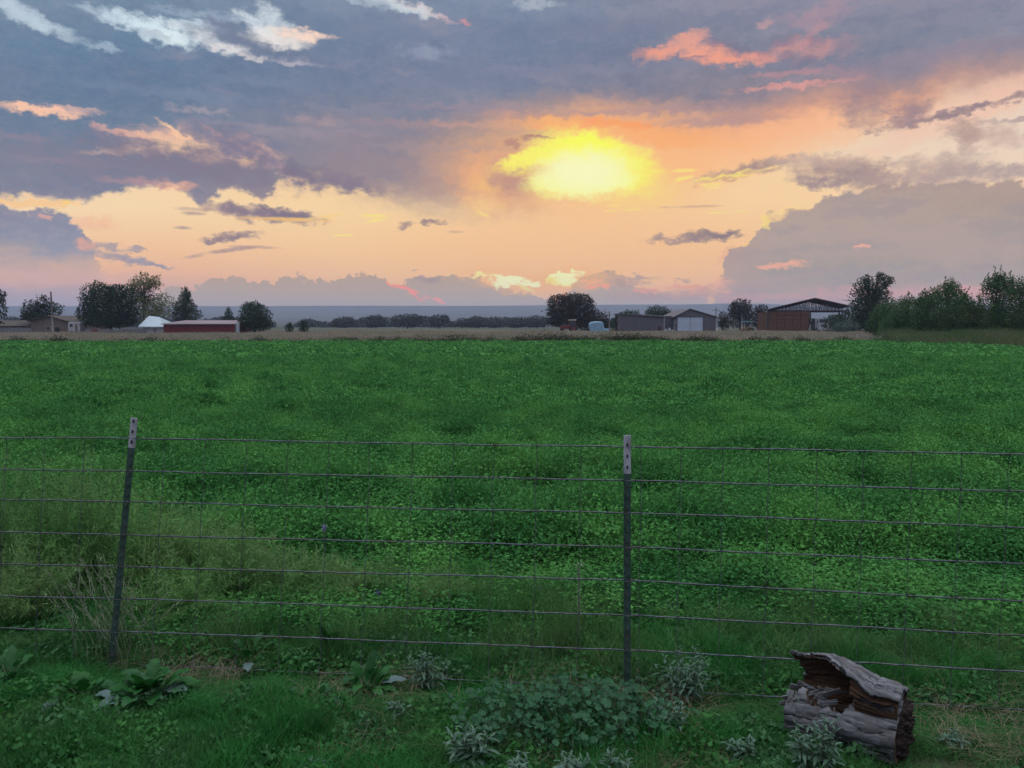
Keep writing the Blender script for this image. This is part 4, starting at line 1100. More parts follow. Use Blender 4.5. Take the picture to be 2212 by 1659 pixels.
m_steel = surf('dark_steel', (0.04, 0.036, 0.04), (0.06, 0.045, 0.045), rough=0.6, metal=0.3)


def gable(o, x0, x1, y0, y1, ze, zp, wallmat, roofmat, xp=None, over=0.35, th=0.12, zb=0.0, axis='y'):
    """gable facing the viewer (ridge runs away) when axis is y"""
    xp = (x0 + x1) / 2 if xp is None else xp
    MB().prism([(x0, zb), (x1, zb), (x1, ze), (xp, zp), (x0, ze)], y0, y1).build('wall', wallmat, o)
    mb = MB()
    for (xa, za, s) in ((x0, ze, -1), (x1, ze, 1)):
        dx = xa - xp; dz = za - zp
        xe = xa + s * over; zee = za + dz / dx * s * over
        mb.prism([(xp, zp + 0.02), (xe, zee + 0.02), (xe, zee + 0.02 + th), (xp, zp + 0.02 + th)] if s > 0 else [(xe, zee + 0.02), (xp, zp + 0.02), (xp, zp + 0.02 + th), (xe, zee + 0.02 + th)], y0 - over, y1 + over)
    return mb.build('roof', roofmat, o)


def win(o, x0, x1, z0, z1, y, fr=None, glass=None):
    f = MB()
    t = 0.08
    f.box(x0 - t, x1 + t, y - 0.05, y - 0.003, z1, z1 + t).box(x0 - t, x1 + t, y - 0.05, y - 0.003, z0 - t, z0).box(x0 - t, x0, y - 0.05, y - 0.003, z0, z1).box(x1, x1 + t, y - 0.05, y - 0.003, z0, z1)
    w = f.build('window', fr or m_trim, o)
    MB().box(x0, x1, y - 0.02, y - 0.003, z0, z1).build('pane', glass or m_dkwin, w)
    return w


# gabled house
Y = 135.0
h = root('house', 'brown gabled house in front of the many-lobed tree at the left', 'house', (X(105, Y), Y, 0))
gable(h, X(66, Y), X(144, Y), Y, Y + 10, Z(694, Y), Z(683, Y), m_brownwall, m_brownroof)
win(h, X(100, Y), X(108, Y), Z(712, Y), Z(706, Y), Y)
MB().box(X(119, Y), X(128, Y), Y - 0.06, Y - 0.003, 0.0, Z(707, Y)).build('door', m_dkwin, h)
# low roofs behind
Y = 152.0
h = root('house', 'long low dark roofed house at the far left edge of the photo', 'house', (X(20, Y), Y, 0))
MB().box(X(-60, Y), X(62, Y), Y, Y + 8, 0, Z(704, Y)).build('wall', m_brownwall, h)
MB().prism([(-0.4, 0), (8.4, 0), (4, Z(692, Y) - Z(704, Y))], X(-62, Y), X(64, Y), M=Matrix.Translation((0, Y, Z(704, Y) + 0.01)) @ Matrix(((0, 1, 0, 0), (1, 0, 0, 0), (0, 0, 1, 0), (0, 0, 0, 1)))).build('roof', m_brownroof, h)
for q in (12, 36): win(h, X(q, Y), X(q + 9, Y), Z(714, Y), Z(708, Y), Y)
h = root('house', 'brown roof with a squat chimney peeping up behind the gabled house', 'house', (X(60, Y), Y + 12, 0))
Y2 = Y + 12
gable(h, X(44, Y2), X(92, Y2), Y2, Y2 + 8, Z(692, Y2), Z(680, Y2), m_brownwall, m_brownroof)
MB().box(X(58, Y2), X(63, Y2), Y2 + 2, Y2 + 3, Z(688, Y2), Z(676, Y2)).build('chimney', m_brownwall, h)
h = root('house', 'brown hipped roof right of the gabled house, left of the largest round tree', 'house', (X(150, Y2), Y2, 0))
xa, xb = X(118, Y2), X(196, Y2)
MB().box(xa + .4, xb - .4, Y2, Y2 + 8, 0, Z(700, Y2)).build('wall', m_brownwall, h)
MB().add([(xa, Y2 - .5, Z(699, Y2)), (xb, Y2 - .5, Z(699, Y2)), (xb, Y2 + 8.5, Z(699, Y2)), (xa, Y2 + 8.5, Z(699, Y2)), (xa + 3, Y2 + 4, Z(680, Y2)), (xb - 3, Y2 + 4, Z(680, Y2))],
         [(0, 3, 2, 1), (0, 1, 5, 4), (2, 3, 4, 5), (1, 2, 5), (3, 0, 4)]).build('roof', m_brownroof, h)
win(h, X(150, Y2), X(160, Y2), Z(712, Y2), Z(705, Y2), Y2)
# caravan
Y = 129.0
cv = root('caravan', 'small white caravan between the brown gabled house and the largest round tree', 'caravan', (X(159, Y), Y, 0))
MB().prism([(X(147, Y), 0.5), (X(171, Y), 0.5), (X(172, Y), 1.2), (X(171, Y), Z(697, Y)), (X(168, Y), Z(695, Y)), (X(150, Y), Z(695, Y)), (X(147, Y), Z(697, Y)), (X(146, Y), 1.2)], Y, Y + 2.2).build('body', m_white, cv, bevel=0.05)
win(cv, X(151, Y), X(157, Y), Z(706, Y), Z(700, Y), Y)
MB().box(X(162, Y), X(167, Y), Y - 0.04, Y - 0.002, 0.6, Z(700, Y)).build('door', m_brownwall, cv)
for q in (154, 165): MB().cyl((X(q, Y), Y + 0.1, 0.3), (0, 1, 0), 0.3, 0.2).build('wheel', m_steel, cv)
# panel fences
def panel_fence(lab, px0, px1, top, Y, mat, red=None):
    o = root('panel_fence', lab, 'fence', (X((px0 + px1) / 2, Y), Y, 0))
    x0, x1 = X(px0, Y), X(px1, Y); n = max(3, int((x1 - x0) / 2.0)); zt = Z(top, Y)
    mb = MB()
    r = random.Random(px0)
    for i in range(n * 8):
        a = x0 + (x1 - x0) * i / (n * 8); b = x0 + (x1 - x0) * (i + 1) / (n * 8)
        mb.box(a + 0.01, b - 0.01, Y, Y + 0.025, 0.05, zt - 0.06 * r.random())
    mb.build('boards', mat, o)
    for i in range(n + 1):
        a = x0 + (x1 - x0) * i / n
        MB().box(a - 0.05, a + 0.05, Y + 0.03, Y + 0.13, 0, zt + 0.05).build('post', m_wood, o)
    if red: MB().box(X(red[0], Y), X(red[1], Y), Y - 0.03, Y - 0.003, 0.1, zt - 0.1).build('red_panel', m_redmetal, o)
    return o


panel_fence('pinkish grey board fence at the left edge, in front of the low dark roofs', -30, 66, 708, 128.0, m_panel)
panel_fence('blue-grey board fence with one red board panel, under the largest round tree', 183, 262, 711, 126.0, m_panel, red=(196, 210))
panel_fence('short blue-grey board fence joining the white-roofed shed', 263, 314, 709, 127.5, m_panel)
# white-roofed shed
Y = 128.0
h = root('shed', 'small shed with a sloping white metal roof beside the red barn', 'shed', (X(328, Y), Y, 0))
x0, x1 = X(314, Y), X(353, Y)
ze = Z(706, Y); zt = Z(687, Y)
MB().box(x0, x1, Y, Y + 6, 0, ze).build('wall', m_white, h)
xl = X(300, Y)
MB().add([(xl, Y - .3, ze - .1), (x1 + .3, Y - .3, ze - .1), (x1 + .3, Y + 6.3, ze - .1), (xl, Y + 6.3, ze - .1), (xl, Y - .3, ze + .05), (x1 + .3, Y - .3, ze + .05), (x1 + .3, Y + 6.3, ze + .05), (xl, Y + 6.3, ze + .05),
          (X(304, Y), Y + 3, zt + .4), (X(326, Y), Y + 3, zt + .2)],
         [(0, 3, 2, 1), (0, 1, 5, 4), (1, 2, 6, 5), (2, 3, 7, 6), (3, 0, 4, 7), (4, 5, 9, 8), (5, 6, 9), (6, 7, 8, 9), (7, 4, 8)]).build('roof', m_whiteroof, h)
MB().box(X(330, Y), X(338, Y), Y - 0.05, Y - 0.003, 0, ze - 0.25).build('door', m_palemetal, h)
# red barn
Y = 127.0
h = root('barn', 'long low dark red barn with a pale pink roof edge', 'barn', (X(430, Y), Y, 0))
x0, x1 = X(353, Y), X(507, Y); zt = Z(701, Y); dp = 7.0
MB().box(x0, x1, Y, Y + dp, 0, zt).build('wall', m_redmetal, h)
ribs = MB()
for i in range(60):
    a = x0 + (x1 - x0) * (i + 0.5) / 60
    ribs.box(a - 0.02, a + 0.02, Y - 0.03, Y - 0.002, 0.02, zt - 0.02)
ribs.build('wall_rib', m_redmetal, h)['kind'] = 'stuff'
MB().add([(x0 - .3, Y - .35, zt + .01), (x1 + .1, Y - .35, zt + .01), (x1 + .1, Y + dp + .3, Z(693.5, Y) + .05), (x0 + .6, Y + dp + .3, Z(693.5, Y) + .05),
          (x0 - .3, Y - .35, zt + .13), (x1 + .1, Y - .35, zt + .13), (x1 + .1, Y + dp + .3, Z(693.5, Y) + .17), (x0 + .6, Y + dp + .3, Z(693.5, Y) + .17)],
         [(0, 3, 2, 1), (4, 5, 6, 7), (0, 1, 5, 4), (1, 2, 6, 5), (2, 3, 7, 6), (3, 0, 4, 7)]).build('roof', m_palemetal, h)
MB().box(x1 + 0.01, X(515, Y), Y + 0.3, Y + 0.45, 0, Z(698, Y)).build('end_panel', m_whiteroof, h)


def pole(name, lab, px, ytop, Y, rad=0.11, cross=None, cat='pole', group=None, mat=None, caps=False):
    o = root(name, lab, cat, (X(px, Y), Y, 0), group=group)
    z = Z(ytop, Y)
    MB().tube([(X(px, Y), Y, -0.2), (X(px, Y), Y, z)], [rad * 1.2, rad * 0.85], 8).build('pole_shaft', mat or m_wood, o, smooth=True)
    if cross:
        for zz in cross:
            MB().box(X(px, Y) - 0.8, X(px, Y) + 0.8, Y - 0.12, Y - 0.02, z - zz - 0.1, z - zz).build('crossarm', m_wood, o)
            for q in (-0.7, -0.3, 0.3, 0.7):
                MB().cyl((X(px, Y) + q, Y - 0.07, z - zz + 0.07), (0, 0, 1), 0.04, 0.14, 6).build('insulator', m_trim, o)
    return o


pole('utility_pole', 'tall thin utility pole in front of the many-lobed tree at the left', 113, 630, 133.0, 0.13, cross=None)
pole('utility_pole', 'short wooden pole standing right of the blue tarped load', 1316, 672, 158.0, 0.1)
pole('utility_pole', 'thin pole with a crossarm just behind the right eave of the gabled shed', 1546, 665, 172.0, 0.09, cross=(0.5,))
pole('gate_post', 'pale post at the right corner of the gabled shed', 1549, 684, 156.0, 0.13, mat=m_trim, cat='post')
pole('gate_post', 'pale post in front of the tall flat-topped dark tree', 1602, 682, 158.0, 0.11, mat=m_trim, cat='post')
pole('gate_post', 'grey post near the small dark tree right of the gabled shed', 1586, 688, 158.5, 0.08, mat=m_wood, cat='post')

# ------------------------------------------------------------------ sheds, right-hand yard
# long low grey shed
Y = 158.0
h = root('shed', 'long low grey shed with a roof line falling to the right', 'shed', (X(1387, Y), Y, 0))
x0, x1 = X(1341, Y), X(1434, Y); z0, z1 = Z(679, Y), Z(685.5, Y)
MB().prism([(x0, 0), (x1, 0), (x1, z1), (x0, z0)], Y, Y + 9).build('wall', m_grey, h)
MB().prism([(x0 - .3, z0 + .03), (x1 + .3, z1 + .03 - .02), (x1 + .3, z1 + .16), (x0 - .3, z0 + .18)], Y - .3, Y + 9.3).build('roof', m_greyroof, h)
MB().prism([(X(1374, Y), Z(681.2, Y) + .2), (x1 + .32, z1 + .18), (x1 + .32, z1 + .26), (X(1374, Y), Z(681.2, Y) + .28)], Y - .34, Y - .3).build('roof_trim', m_trim, h)
MB().box(x1 - 0.02, x1 + 0.14, Y - 0.16, Y - 0.003, 0, z1).build('corner_post', m_trim, h)
MB().box(X(1421, Y), X(1428, Y), Y - 0.06, Y - 0.003, 0.0, Z(705, Y)).build('door', m_rust, h)
rb = MB()
for i in range(50):
    a = x0 + (x1 - x0) * (i + 0.5) / 50
    rb.box(a - 0.02, a + 0.02, Y - 0.03, Y - 0.002, 0.05, z1 - 0.1)
rb.build('wall_rib', m_grey, h)['kind'] = 'stuff'
# connecting wall
Y = 160.0
h = root('shed', 'low grey lean-to joining the long shed and the gabled shed', 'shed', (X(1448, Y), Y, 0))
MB().box(X(1435.5, Y), X(1460, Y), Y, Y + 5, 0, Z(684, Y)).build('wall', m_grey, h)
MB().box(X(1435.2, Y), X(1460, Y), Y - .2, Y + 5.2, Z(684, Y) + .004, Z(684, Y) + .13).build('roof', m_greyroof, h)
# gabled shed
Y = 158.0
h = root('shed', 'grey gabled shed with tall pale double doors', 'shed', (X(1500, Y), Y, 0))
x0, x1 = X(1456, Y), X(1547, Y)
gable(h, x0, x1, Y, Y + 14, Z(685, Y), Z(668, Y), m_grey, m_greyroof, xp=X(1490, Y), over=0.3)
rb = MB()
for i in range(44):
    a = x0 + (x1 - x0) * (i + 0.5) / 44
    rb.box(a - 0.02, a + 0.02, Y - 0.03, Y - 0.002, 0.05, Z(685.5, Y))
rb.build('wall_rib', m_grey, h)['kind'] = 'stuff'
for a, b in ((1463.5, 1490.2), (1491.2, 1517.5)):
    d = MB().box(X(a, Y), X(b, Y), Y - 0.12, Y - 0.04, 0.05, Z(685.5, Y)).build('door', m_door, h)
    for q in (0.3, 1.6, 2.9): MB().box(X(a, Y) + .05, X(b, Y) - .05, Y - 0.15, Y - 0.122, q, q + 0.07).build('door_brace', m_door, d)
MB().box(X(1462, Y), X(1519, Y), Y - 0.16, Y - 0.03, Z(685.3, Y), Z(684, Y)).build('door_rail', m_steel, h)
MB().box(X(1545.5, Y), X(1548.5, Y), Y - 0.2, Y - 0.04, 0, Z(687, Y)).build('corner_post', m_trim, h)
o = root('standpipe', 'thin pale standpipe left of the double doors', 'pipe', (X(1457, 156), 156, 0))
MB().tube([(X(1457, 156), 156, 0), (X(1457, 156), 156, 2.0), (X(1457, 156) + .15, 156, 2.15), (X(1457, 156) + .3, 156, 2.1)], 0.05, 6).build('pipe', m_white, o)
MB().cyl((X(1457, 156), 155.9, 1.6), (0, 1, 0), 0.12, 0.05, 10).build('valve', m_redmetal, o)
for i, (px, w, hh, lab) in enumerate(((1439, 0.5, 0.75, 'small white drum at the foot of the lean-to, left of its neighbours'), (1446, 0.45, 0.95, 'taller white drum between two others before the lean-to'), (1452, 0.5, 0.6, 'low pale drum nearest the standpipe'))):
    o = root('drum', lab, 'drum', (X(px, 157), 157, 0), group='pale drums by the lean-to')
    MB().tube([(X(px, 157), 157, 0), (X(px, 157), 157, hh * .3), (X(px, 157), 157, hh * .33), (X(px, 157), 157, hh)], [w / 2, w / 2, w / 2 * 1.06, w / 2], 14).build('drum_shell', m_white, o, smooth=False)
    MB().cyl((X(px, 157), 157, hh + .02), (0, 0, 1), w / 2 * 0.9, 0.04, 14).build('lid', m_trim, o)

# hay barn: open steel frame, trusses, stacked bales, truck parked inside
Y = 158.0
hb = root('hay_barn', 'open-sided hay barn with rusty roof and lattice trusses', 'barn', (X(1748, Y), Y, 0))
xl, xp_, xr = X(1657, Y), X(1757, Y), X(1834, Y)
zl, zp, zr = Z(669, Y), Z(645, Y), Z(662, Y)
dpt = 22.0
zc = Z(671, Y)
sh = -3.0   # the barn runs back and a little to the right
def MX(t): return Matrix.Translation((0, 0, 0))
for nm, pa, pb in (('left', (xl, zl), (xp_, zp)), ('right', (xp_, zp), (xr, zr))):
    mb = MB()
    (xa, za), (xb, zb) = pa, pb
    sx = 0.33
    vs = []
    for yy, off in ((Y - 0.5, 0.0), (Y + dpt, dpt * sx)):
        vs += [(xa + off, yy, za), (xb + off, yy, zb), (xb + off, yy, zb + 0.16), (xa + off, yy, za + 0.16)]
    mb.add(vs, [(0, 1, 2, 3), (7, 6, 5, 4), (0, 4, 5, 1), (1, 5, 6, 2), (2, 6, 7, 3), (3, 7, 4, 0)])
    mb.build('roof', m_rust, hb)
mb = MB()   # purlins under the sheeting
for q in np.linspace(0.08, 0.95, 7):
    for (xa, za), (xb, zb) in (((xl, zl), (xp_, zp)), ((xp_, zp), (xr, zr))):
        a = (xa + (xb - xa) * q, Y, za + (zb - za) * q - 0.1); b = (a[0] + dpt * .33, Y + dpt, a[2])
        mb.tube([a, b], 0.05, 4)
mb.build('purlins', m_steel, hb)
for k in range(4):
    yy = Y + k * 6.6; off = k * 6.6 * .33
    mb = MB()
    mb.tube([(xl + off, yy, zc), (xr + off, yy, zc)], 0.08, 5)
    mb.tube([(xl + off, yy, zl - .08), (xp_ + off, yy, zp - .08), (xr + off, yy, zr - .08)], 0.09, 5)
    nn = 22
    for i in range(nn):
        xa = xl + (xr - xl) * i / nn; xb = xl + (xr - xl) * (i + 0.5) / nn; xc = xl + (xr - xl) * (i + 1) / nn
        def top(x): return (zl + (zp - zl) * (x - xl) / (xp_ - xl) if x < xp_ else zp + (zr - zp) * (x - xp_) / (xr - xp_)) - .1
        mb.tube([(xa + off, yy, zc), (xb + off, yy, top(xb))], 0.045, 4)
        mb.tube([(xb + off, yy, top(xb)), (xc + off, yy, zc)], 0.045, 4)
    mb.build('truss', m_steel, hb)
for k in range(4):
    yy = Y + k * 6.6; off = k * 6.6 * .33
    for px in (1658, 1750, 1832):
        MB().box(X(px, Y) + off - .12, X(px, Y) + off + .12, yy - .12, yy + .12, 0, zc).build('column', m_steel, hb)
bx0, bx1 = X(1657, Y) + .3, X(1748, Y)
nb_c, nb_r = 5, 5
bw = (bx1 - bx0) / nb_c; bh = (zc - 0.15) / nb_r
rr_ = random.Random(4)
proto_bale = None
cnt = 0
colw = ['far left', 'second', 'middle', 'fourth', 'right-hand']
roww = ['bottom', 'second from the ground', 'middle', 'fourth from the ground', 'top']
for j in range(nb_r):
    for i in range(nb_c):
        cx = bx0 + bw * (i + .5); y0 = Y + 0.9 + 0.12 * rr_.random(); zz = 0.02 + bh * j
        if proto_bale is None:
            b = MB().box(-bw / 2 + .02, bw / 2 - .02, -0.9, 0.9, 0, bh - .012).build('hay_bale', m_hay, None, bevel=0.06)
            proto_bale = b
        else:
            b = proto_bale.copy(); C.objects.link(b)
        b.location = (cx + rr_.uniform(-.02, .02), y0, zz)
        tag(b, f'large reddish hay bale under the open barn, {colw[i]} stack, {roww[j]} row', 'hay bale', 'hay bales stacked under the open barn')
# wall of darkness behind the bales: more hay stacked deeper
dh = MB()
for k in range(3):
    for i in range(4):
        dh.box(bx0 + 1 + i * 2.0, bx0 + 2.97 + i * 2.0, Y + 3.2 + k * 2.4, Y + 5.5 + k * 2.4, 0.02, zc - .3 - .3 * ((i + k) % 2))
tag(dh.build('hay_stack', m_hay, None), 'deep block of hay behind the front row of stacked bales', 'hay stack')


# vehicles -----------------------------------------------------------
def wheel(parent, c, r, w, mt, mr_, n=18, axis=(0, 1, 0)):
    t = MB().cyl(c, axis, r, w, n).build('wheel', mt, parent, bevel=min(0.04, w * .2))
    ax = Vector(axis)
    MB().cyl(Vector(c) - ax * (w / 2 + .01), axis, r * 0.5, 0.05, 12).build('rim', mr_, t)
    return t


m_tyre = surf('tyre', (0.02, 0.02, 0.022), (0.035, 0.033, 0.033), rough=0.9)
m_tred_paint = surf('tractor_red', (0.16, 0.02, 0.022), (0.11, 0.016, 0.02), rough=0.5, c3=(0.05, 0.03, 0.025), scale3=3, amt3=0.5)
m_cream = surf('cream_paint', (0.42, 0.38, 0.32), (0.33, 0.30, 0.26), rough=0.5)
m_tarp = surf('blue_tarp', (0.22, 0.34, 0.44), (0.16, 0.27, 0.37), scale=1.2, rough=0.5, bump=0.5)
m_teal = surf('teal_canopy', (0.10, 0.30, 0.32), (0.07, 0.22, 0.25), rough=0.5)
m_glass = surf('cab_glass', (0.03, 0.035, 0.045), (0.04, 0.045, 0.055), rough=0.15, spec=0.6)

# red tractor facing left, three-quarter
Y = 154.0
bx = X(1228, Y)
t = root('tractor', 'old red tractor with a pale cab roof, parked before the broad reddish tree', 'tractor', (bx, Y, 0))
def tx(v): return bx + v
MB().prism([(tx(-1.7), 0.75), (tx(0.1), 0.75), (tx(0.1), 1.55), (tx(-1.55), 1.4), (tx(-1.7), 1.25)], Y - 0.4, Y + 0.4).build('hood', m_tred_paint, t, bevel=0.06)
MB().box(tx(-1.74), tx(-1.702), Y - 0.3, Y + 0.3, 0.8, 1.3).build('grille', m_steel, t)
cabm = MB()
for a in (0.12, 1.3):
    for b in (-0.7, 0.64): cabm.box(tx(a), tx(a) + .07, Y + b, Y + b + .07, 1.5, 2.45)
cabm.build('cab_frame', m_tred_paint, t)['kind'] = 'stuff'
MB().box(tx(0.16), tx(1.32), Y - 0.655, Y - 0.635, 1.55, 2.4).build('window', m_glass, t)
MB().box(tx(-0.0), tx(1.5), Y - 0.85, Y + 0.85, 2.452, 2.62).build('cab_roof', m_cream, t, bevel=0.05)
MB().prism([(tx(0.1), 0.7), (tx(1.45), 0.7), (tx(1.7), 1.35), (tx(1.2), 1.7), (tx(0.4), 1.6), (tx(0.1), 1.5)], Y - 0.65, Y + 0.65).build('fender', m_tred_paint, t, bevel=0.05)
MB().tube([(tx(-0.6), Y, 1.4), (tx(-0.6), Y, 2.3)], 0.05, 8).build('exhaust', m_steel, t)
for s in (-1, 1):
    wheel(t, (tx(0.95), Y + s * 0.88, 0.8), 0.8, 0.4, m_tyre, m_tred_paint, axis=(0, 1 if s > 0 else 1, 0))
    wheel(t, (tx(-1.25), Y + s * 0.75, 0.42), 0.42, 0.24, m_tyre, m_tred_paint)
MB().box(tx(1.75), tx(2.6), Y - 0.3, Y + 0.3, 0.8, 1.0).build('drawbar', m_steel, t)
imp = root('farm_implement', 'dark low farm implement trailing behind the red tractor', 'implement', (tx(3.6), Y + 1, 0))
ib = MB()
ib.box(tx(2.8), tx(4.9), Y + .6, Y + .7, 0.65, 0.78).box(tx(2.8), tx(4.9), Y + 1.6, Y + 1.7, 0.65, 0.78)
for q in np.linspace(2.9, 4.8, 5): ib.box(tx(q), tx(q) + .08, Y + .71, Y + 1.59, 0.66, 0.77)
ib.build('frame', m_rust, imp)
for q in np.linspace(2.9, 4.7, 6): MB().cyl((tx(q), Y + .5, 0.36), (0.25, 1, 0), 0.36, 0.03, 14).build('disc', m_steel, imp)
for px, w, lab in ((1202, 1.9, 'pale flat plank lying left of the red tractor'), (1247, 1.0, 'short pale plank lying right behind the tractor wheel'), (1257, 1.6, 'pale flat board lying between the tractor and the blue tarped load')):
    pl_ = MB().box(X(px, 152) - w / 2, X(px, 152) + w / 2, 151.7, 152.1, 0.28, 0.42).build('plank', m_trim, None, bevel=0.01)
    tag(pl_, lab, 'plank', 'pale boards lying near the tractor')

# tarped load on a trailer
Y = 154.0
o = root('tarped_load', 'light blue tarped boxy load with a low step at its right end', 'tarped load', (X(1293, Y), Y, 0))
out = [(1275, 717), (1274, 708), (1273.5, 699), (1278, 695.5), (1290, 694.5), (1300, 695), (1303.5, 698), (1305, 708), (1308, 710.5), (1315, 710), (1316, 713), (1315, 717)]
pl = [(X(a, Y), Z(b, Y)) for a, b in out]
tb = MB()
rows = [(-1.3, 0.94), (-1.15, 1.0), (-0.4, 1.01), (0.4, 1.0), (1.15, 0.99), (1.3, 0.93)]
cxm = sum(p[0] for p in pl) / len(pl)
nn = len(pl)
vv = []
for dy, s in rows:
    for (a, b) in pl: vv.append((cxm + (a - cxm) * s, Y + 1.3 + dy, 0.12 + (b - 0.12) * s))
ff = [[j * nn + i, (j + 1) * nn + i, (j + 1) * nn + (i + 1) % nn, j * nn + (i + 1) % nn] for j in range(len(rows) - 1) for i in range(nn)]
ff += [list(range(nn)), list(range((len(rows) - 1) * nn, len(rows) * nn))[::-1]]
tb.add(vv, ff)
tb.build('tarp', m_tarp, o, smooth=False, bevel=0.08)
rp = MB()
for px in (1282, 1292, 1300): rp.tube([(X(px, Y), Y - .03, 0.3), (X(px, Y) + .05, Y - .03, Z(697, Y))], 0.02, 5)
rp.build('rope', m_steel, o)
MB().box(X(1275, Y), X(1318, Y), Y + .3, Y + 2.3, 0.1, 0.19).build('pallet', m_wood, o)
# scrap right of it
o = root('scrap_pile', 'low dark pile of scrap between the tarped load and the long shed', 'scrap pile', (X(1325, Y), Y, 0))
sb = MB(); rs = random.Random(8)
for i in range(26):
    M_ = Matrix.Translation((X(1318 + rs.random() * 26, Y), Y + rs.uniform(-.5, .8), rs.uniform(.1, .55))) @ Matrix.Rotation(rs.random() * 3, 4, 'Y') @ Matrix.Rotation(rs.random() * 3, 4, 'Z')
    sb.box(-rs.uniform(.1, .6), rs.uniform(.1, .6), -.06, .06, -rs.uniform(.03, .15), .06, M=M_)
sb.build('scrap', m_rust, o)

# small tractor with teal canopy
Y = 152.0
bx = X(1614, Y)
t = root('tractor', 'small yellowish tractor under a teal canopy, before the flat-topped tree', 'tractor', (bx, Y, 0))
MB().box(bx - .85, bx + .85, Y - .8, Y + .8, 2.16, 2.3).build('canopy', m_teal, t, bevel=0.05)
fm = MB()
for a in (-.75, .68):
    for b in (-.65, .6): fm.box(bx + a, bx + a + .06, Y + b, Y + b + .06, 0.7, 2.15)
fm.build('canopy_post', m_trim, t)
m_yel = surf('faded_yellow', (0.22, 0.13, 0.045), (0.15, 0.09, 0.04), rough=0.6)
MB().prism([(bx - 1.0, .5), (bx + .9, .5), (bx + .9, .95), (bx + .3, 1.2), (bx - .4, 1.2), (bx - 1.0, 1.0)], Y - .45, Y + .45).build('body', m_yel, t, bevel=.05)
MB().box(bx - .1, bx + .35, Y - .25, Y + .25, 1.21, 1.6).build('seat', m_steel, t, bevel=.05)
for s in (-1, 1):
    wheel(t, (bx + .6, Y + s * .62, .5), .5, .28, m_tyre, m_yel)
    wheel(t, (bx - .75, Y + s * .6, .32), .32, .2, m_tyre, m_yel)
o = root('fence_post', 'short white post left of the hay barn', 'post', (X(1633, 150), 150, 0))
MB().tube([(X(1633, 150), 150, 0), (X(1633, 150), 150, .9)], .07, 6).build('stake', m_white, o)
MB().cyl((X(1633, 150), 150, .93), (0, 0, 1), .085, .05, 8).build('cap', m_white, o)

# white truck facing us in the barn mouth
Y = 156.0
bx = X(1779.5, Y)
t = root('truck', 'white cab-over truck facing the field from the mouth of the hay barn', 'truck', (bx, Y, 0))
def B_(nm, a, b, c, d, e, f, mt, par=None, bv=0.03): return MB().box(bx + a, bx + b, Y + c, Y + d, e, f).build(nm, mt, par or t, bevel=bv)
m_tw = surf('truck_white', (0.34, 0.34, 0.37), (0.26, 0.26, 0.29), rough=0.4)
cab = MB().prism([(bx - 1.08, 0.75), (bx + 1.08, 0.75), (bx + 1.08, 2.2), (bx + 0.98, 2.85), (bx + 0.8, 2.98), (bx - 0.8, 2.98), (bx - 0.98, 2.85), (bx - 1.08, 2.2)], Y, Y + 1.9).build('cab', m_tw, t, bevel=.06)
B_('windscreen', -.9, .9, -.03, -.003, 2.0, 2.72, m_glass, cab)
B_('grille', -.62, .62, -.06, -.003, 1.2, 1.75, m_steel, cab)
gb = MB()
for q in (1.3, 1.45, 1.6): gb.box(bx - .6, bx + .6, Y - .085, Y - .062, q, q + .05)
gb.build('grille_bar', m_tw, cab)
bmp = B_('bumper', -1.15, 1.15, -.2, -.005, 0.5, 0.95, m_tw)
for s in (-1, 1):
    MB().cyl((bx + s * .85, Y - .03, 1.25), (0, 1, 0), .16, .06, 14).build('headlight', m_cream, t)
    mr = B_('mirror', s * 1.28 - .09, s * 1.28 + .09, -.15, -.05, 1.95, 2.5, m_steel)
    wheel(t, (bx + s * .95, Y + .9, .5), .5, .32, m_tyre, m_trim, axis=(1, 0, 0))
    wheel(t, (bx + s * .95, Y + 4.6, .5), .5, .32, m_tyre, m_trim, axis=(1, 0, 0))
B_('chassis', -.4, .4, 1.95, 6.0, .55, .8, m_steel)
B_('cargo_bed', -1.15, 1.15, 2.1, 6.1, .85, 1.3, m_rust)
# loader beside it
o = root('loader', 'dark wheeled loader half seen left of the white truck', 'loader', (X(1757, 158), 158.5, 0))
lx = X(1757, 158)
MB().prism([(lx - .7, .6), (lx + .7, .6), (lx + .7, 1.7), (lx + .3, 1.9), (lx - .7, 1.8)], 158, 160).build('body', m_steel, o, bevel=.05)
cabo = MB().box(lx - .55, lx + .5, 158.3, 159.5, 1.91, 2.9).build('cab', m_glass, o, bevel=.05)
MB().cyl((lx - .55, 157.98, 2.5), (0, 1, 0), .17, .05, 10).build('work_light', m_cream, o)
MB().cyl((lx + .35, 157.98, 2.6), (0, 1, 0), .17, .05, 10).build('work_light', m_cream, o)
for s in (-1, 1): wheel(o, (lx + s * .85, 158.4, .65), .65, .35, m_tyre, m_cream, axis=(0, 1, 0))
MB().box(lx - .85, lx - .7, 157.6, 157.9, .3, 1.6).build('lift_arm', m_cream, o)

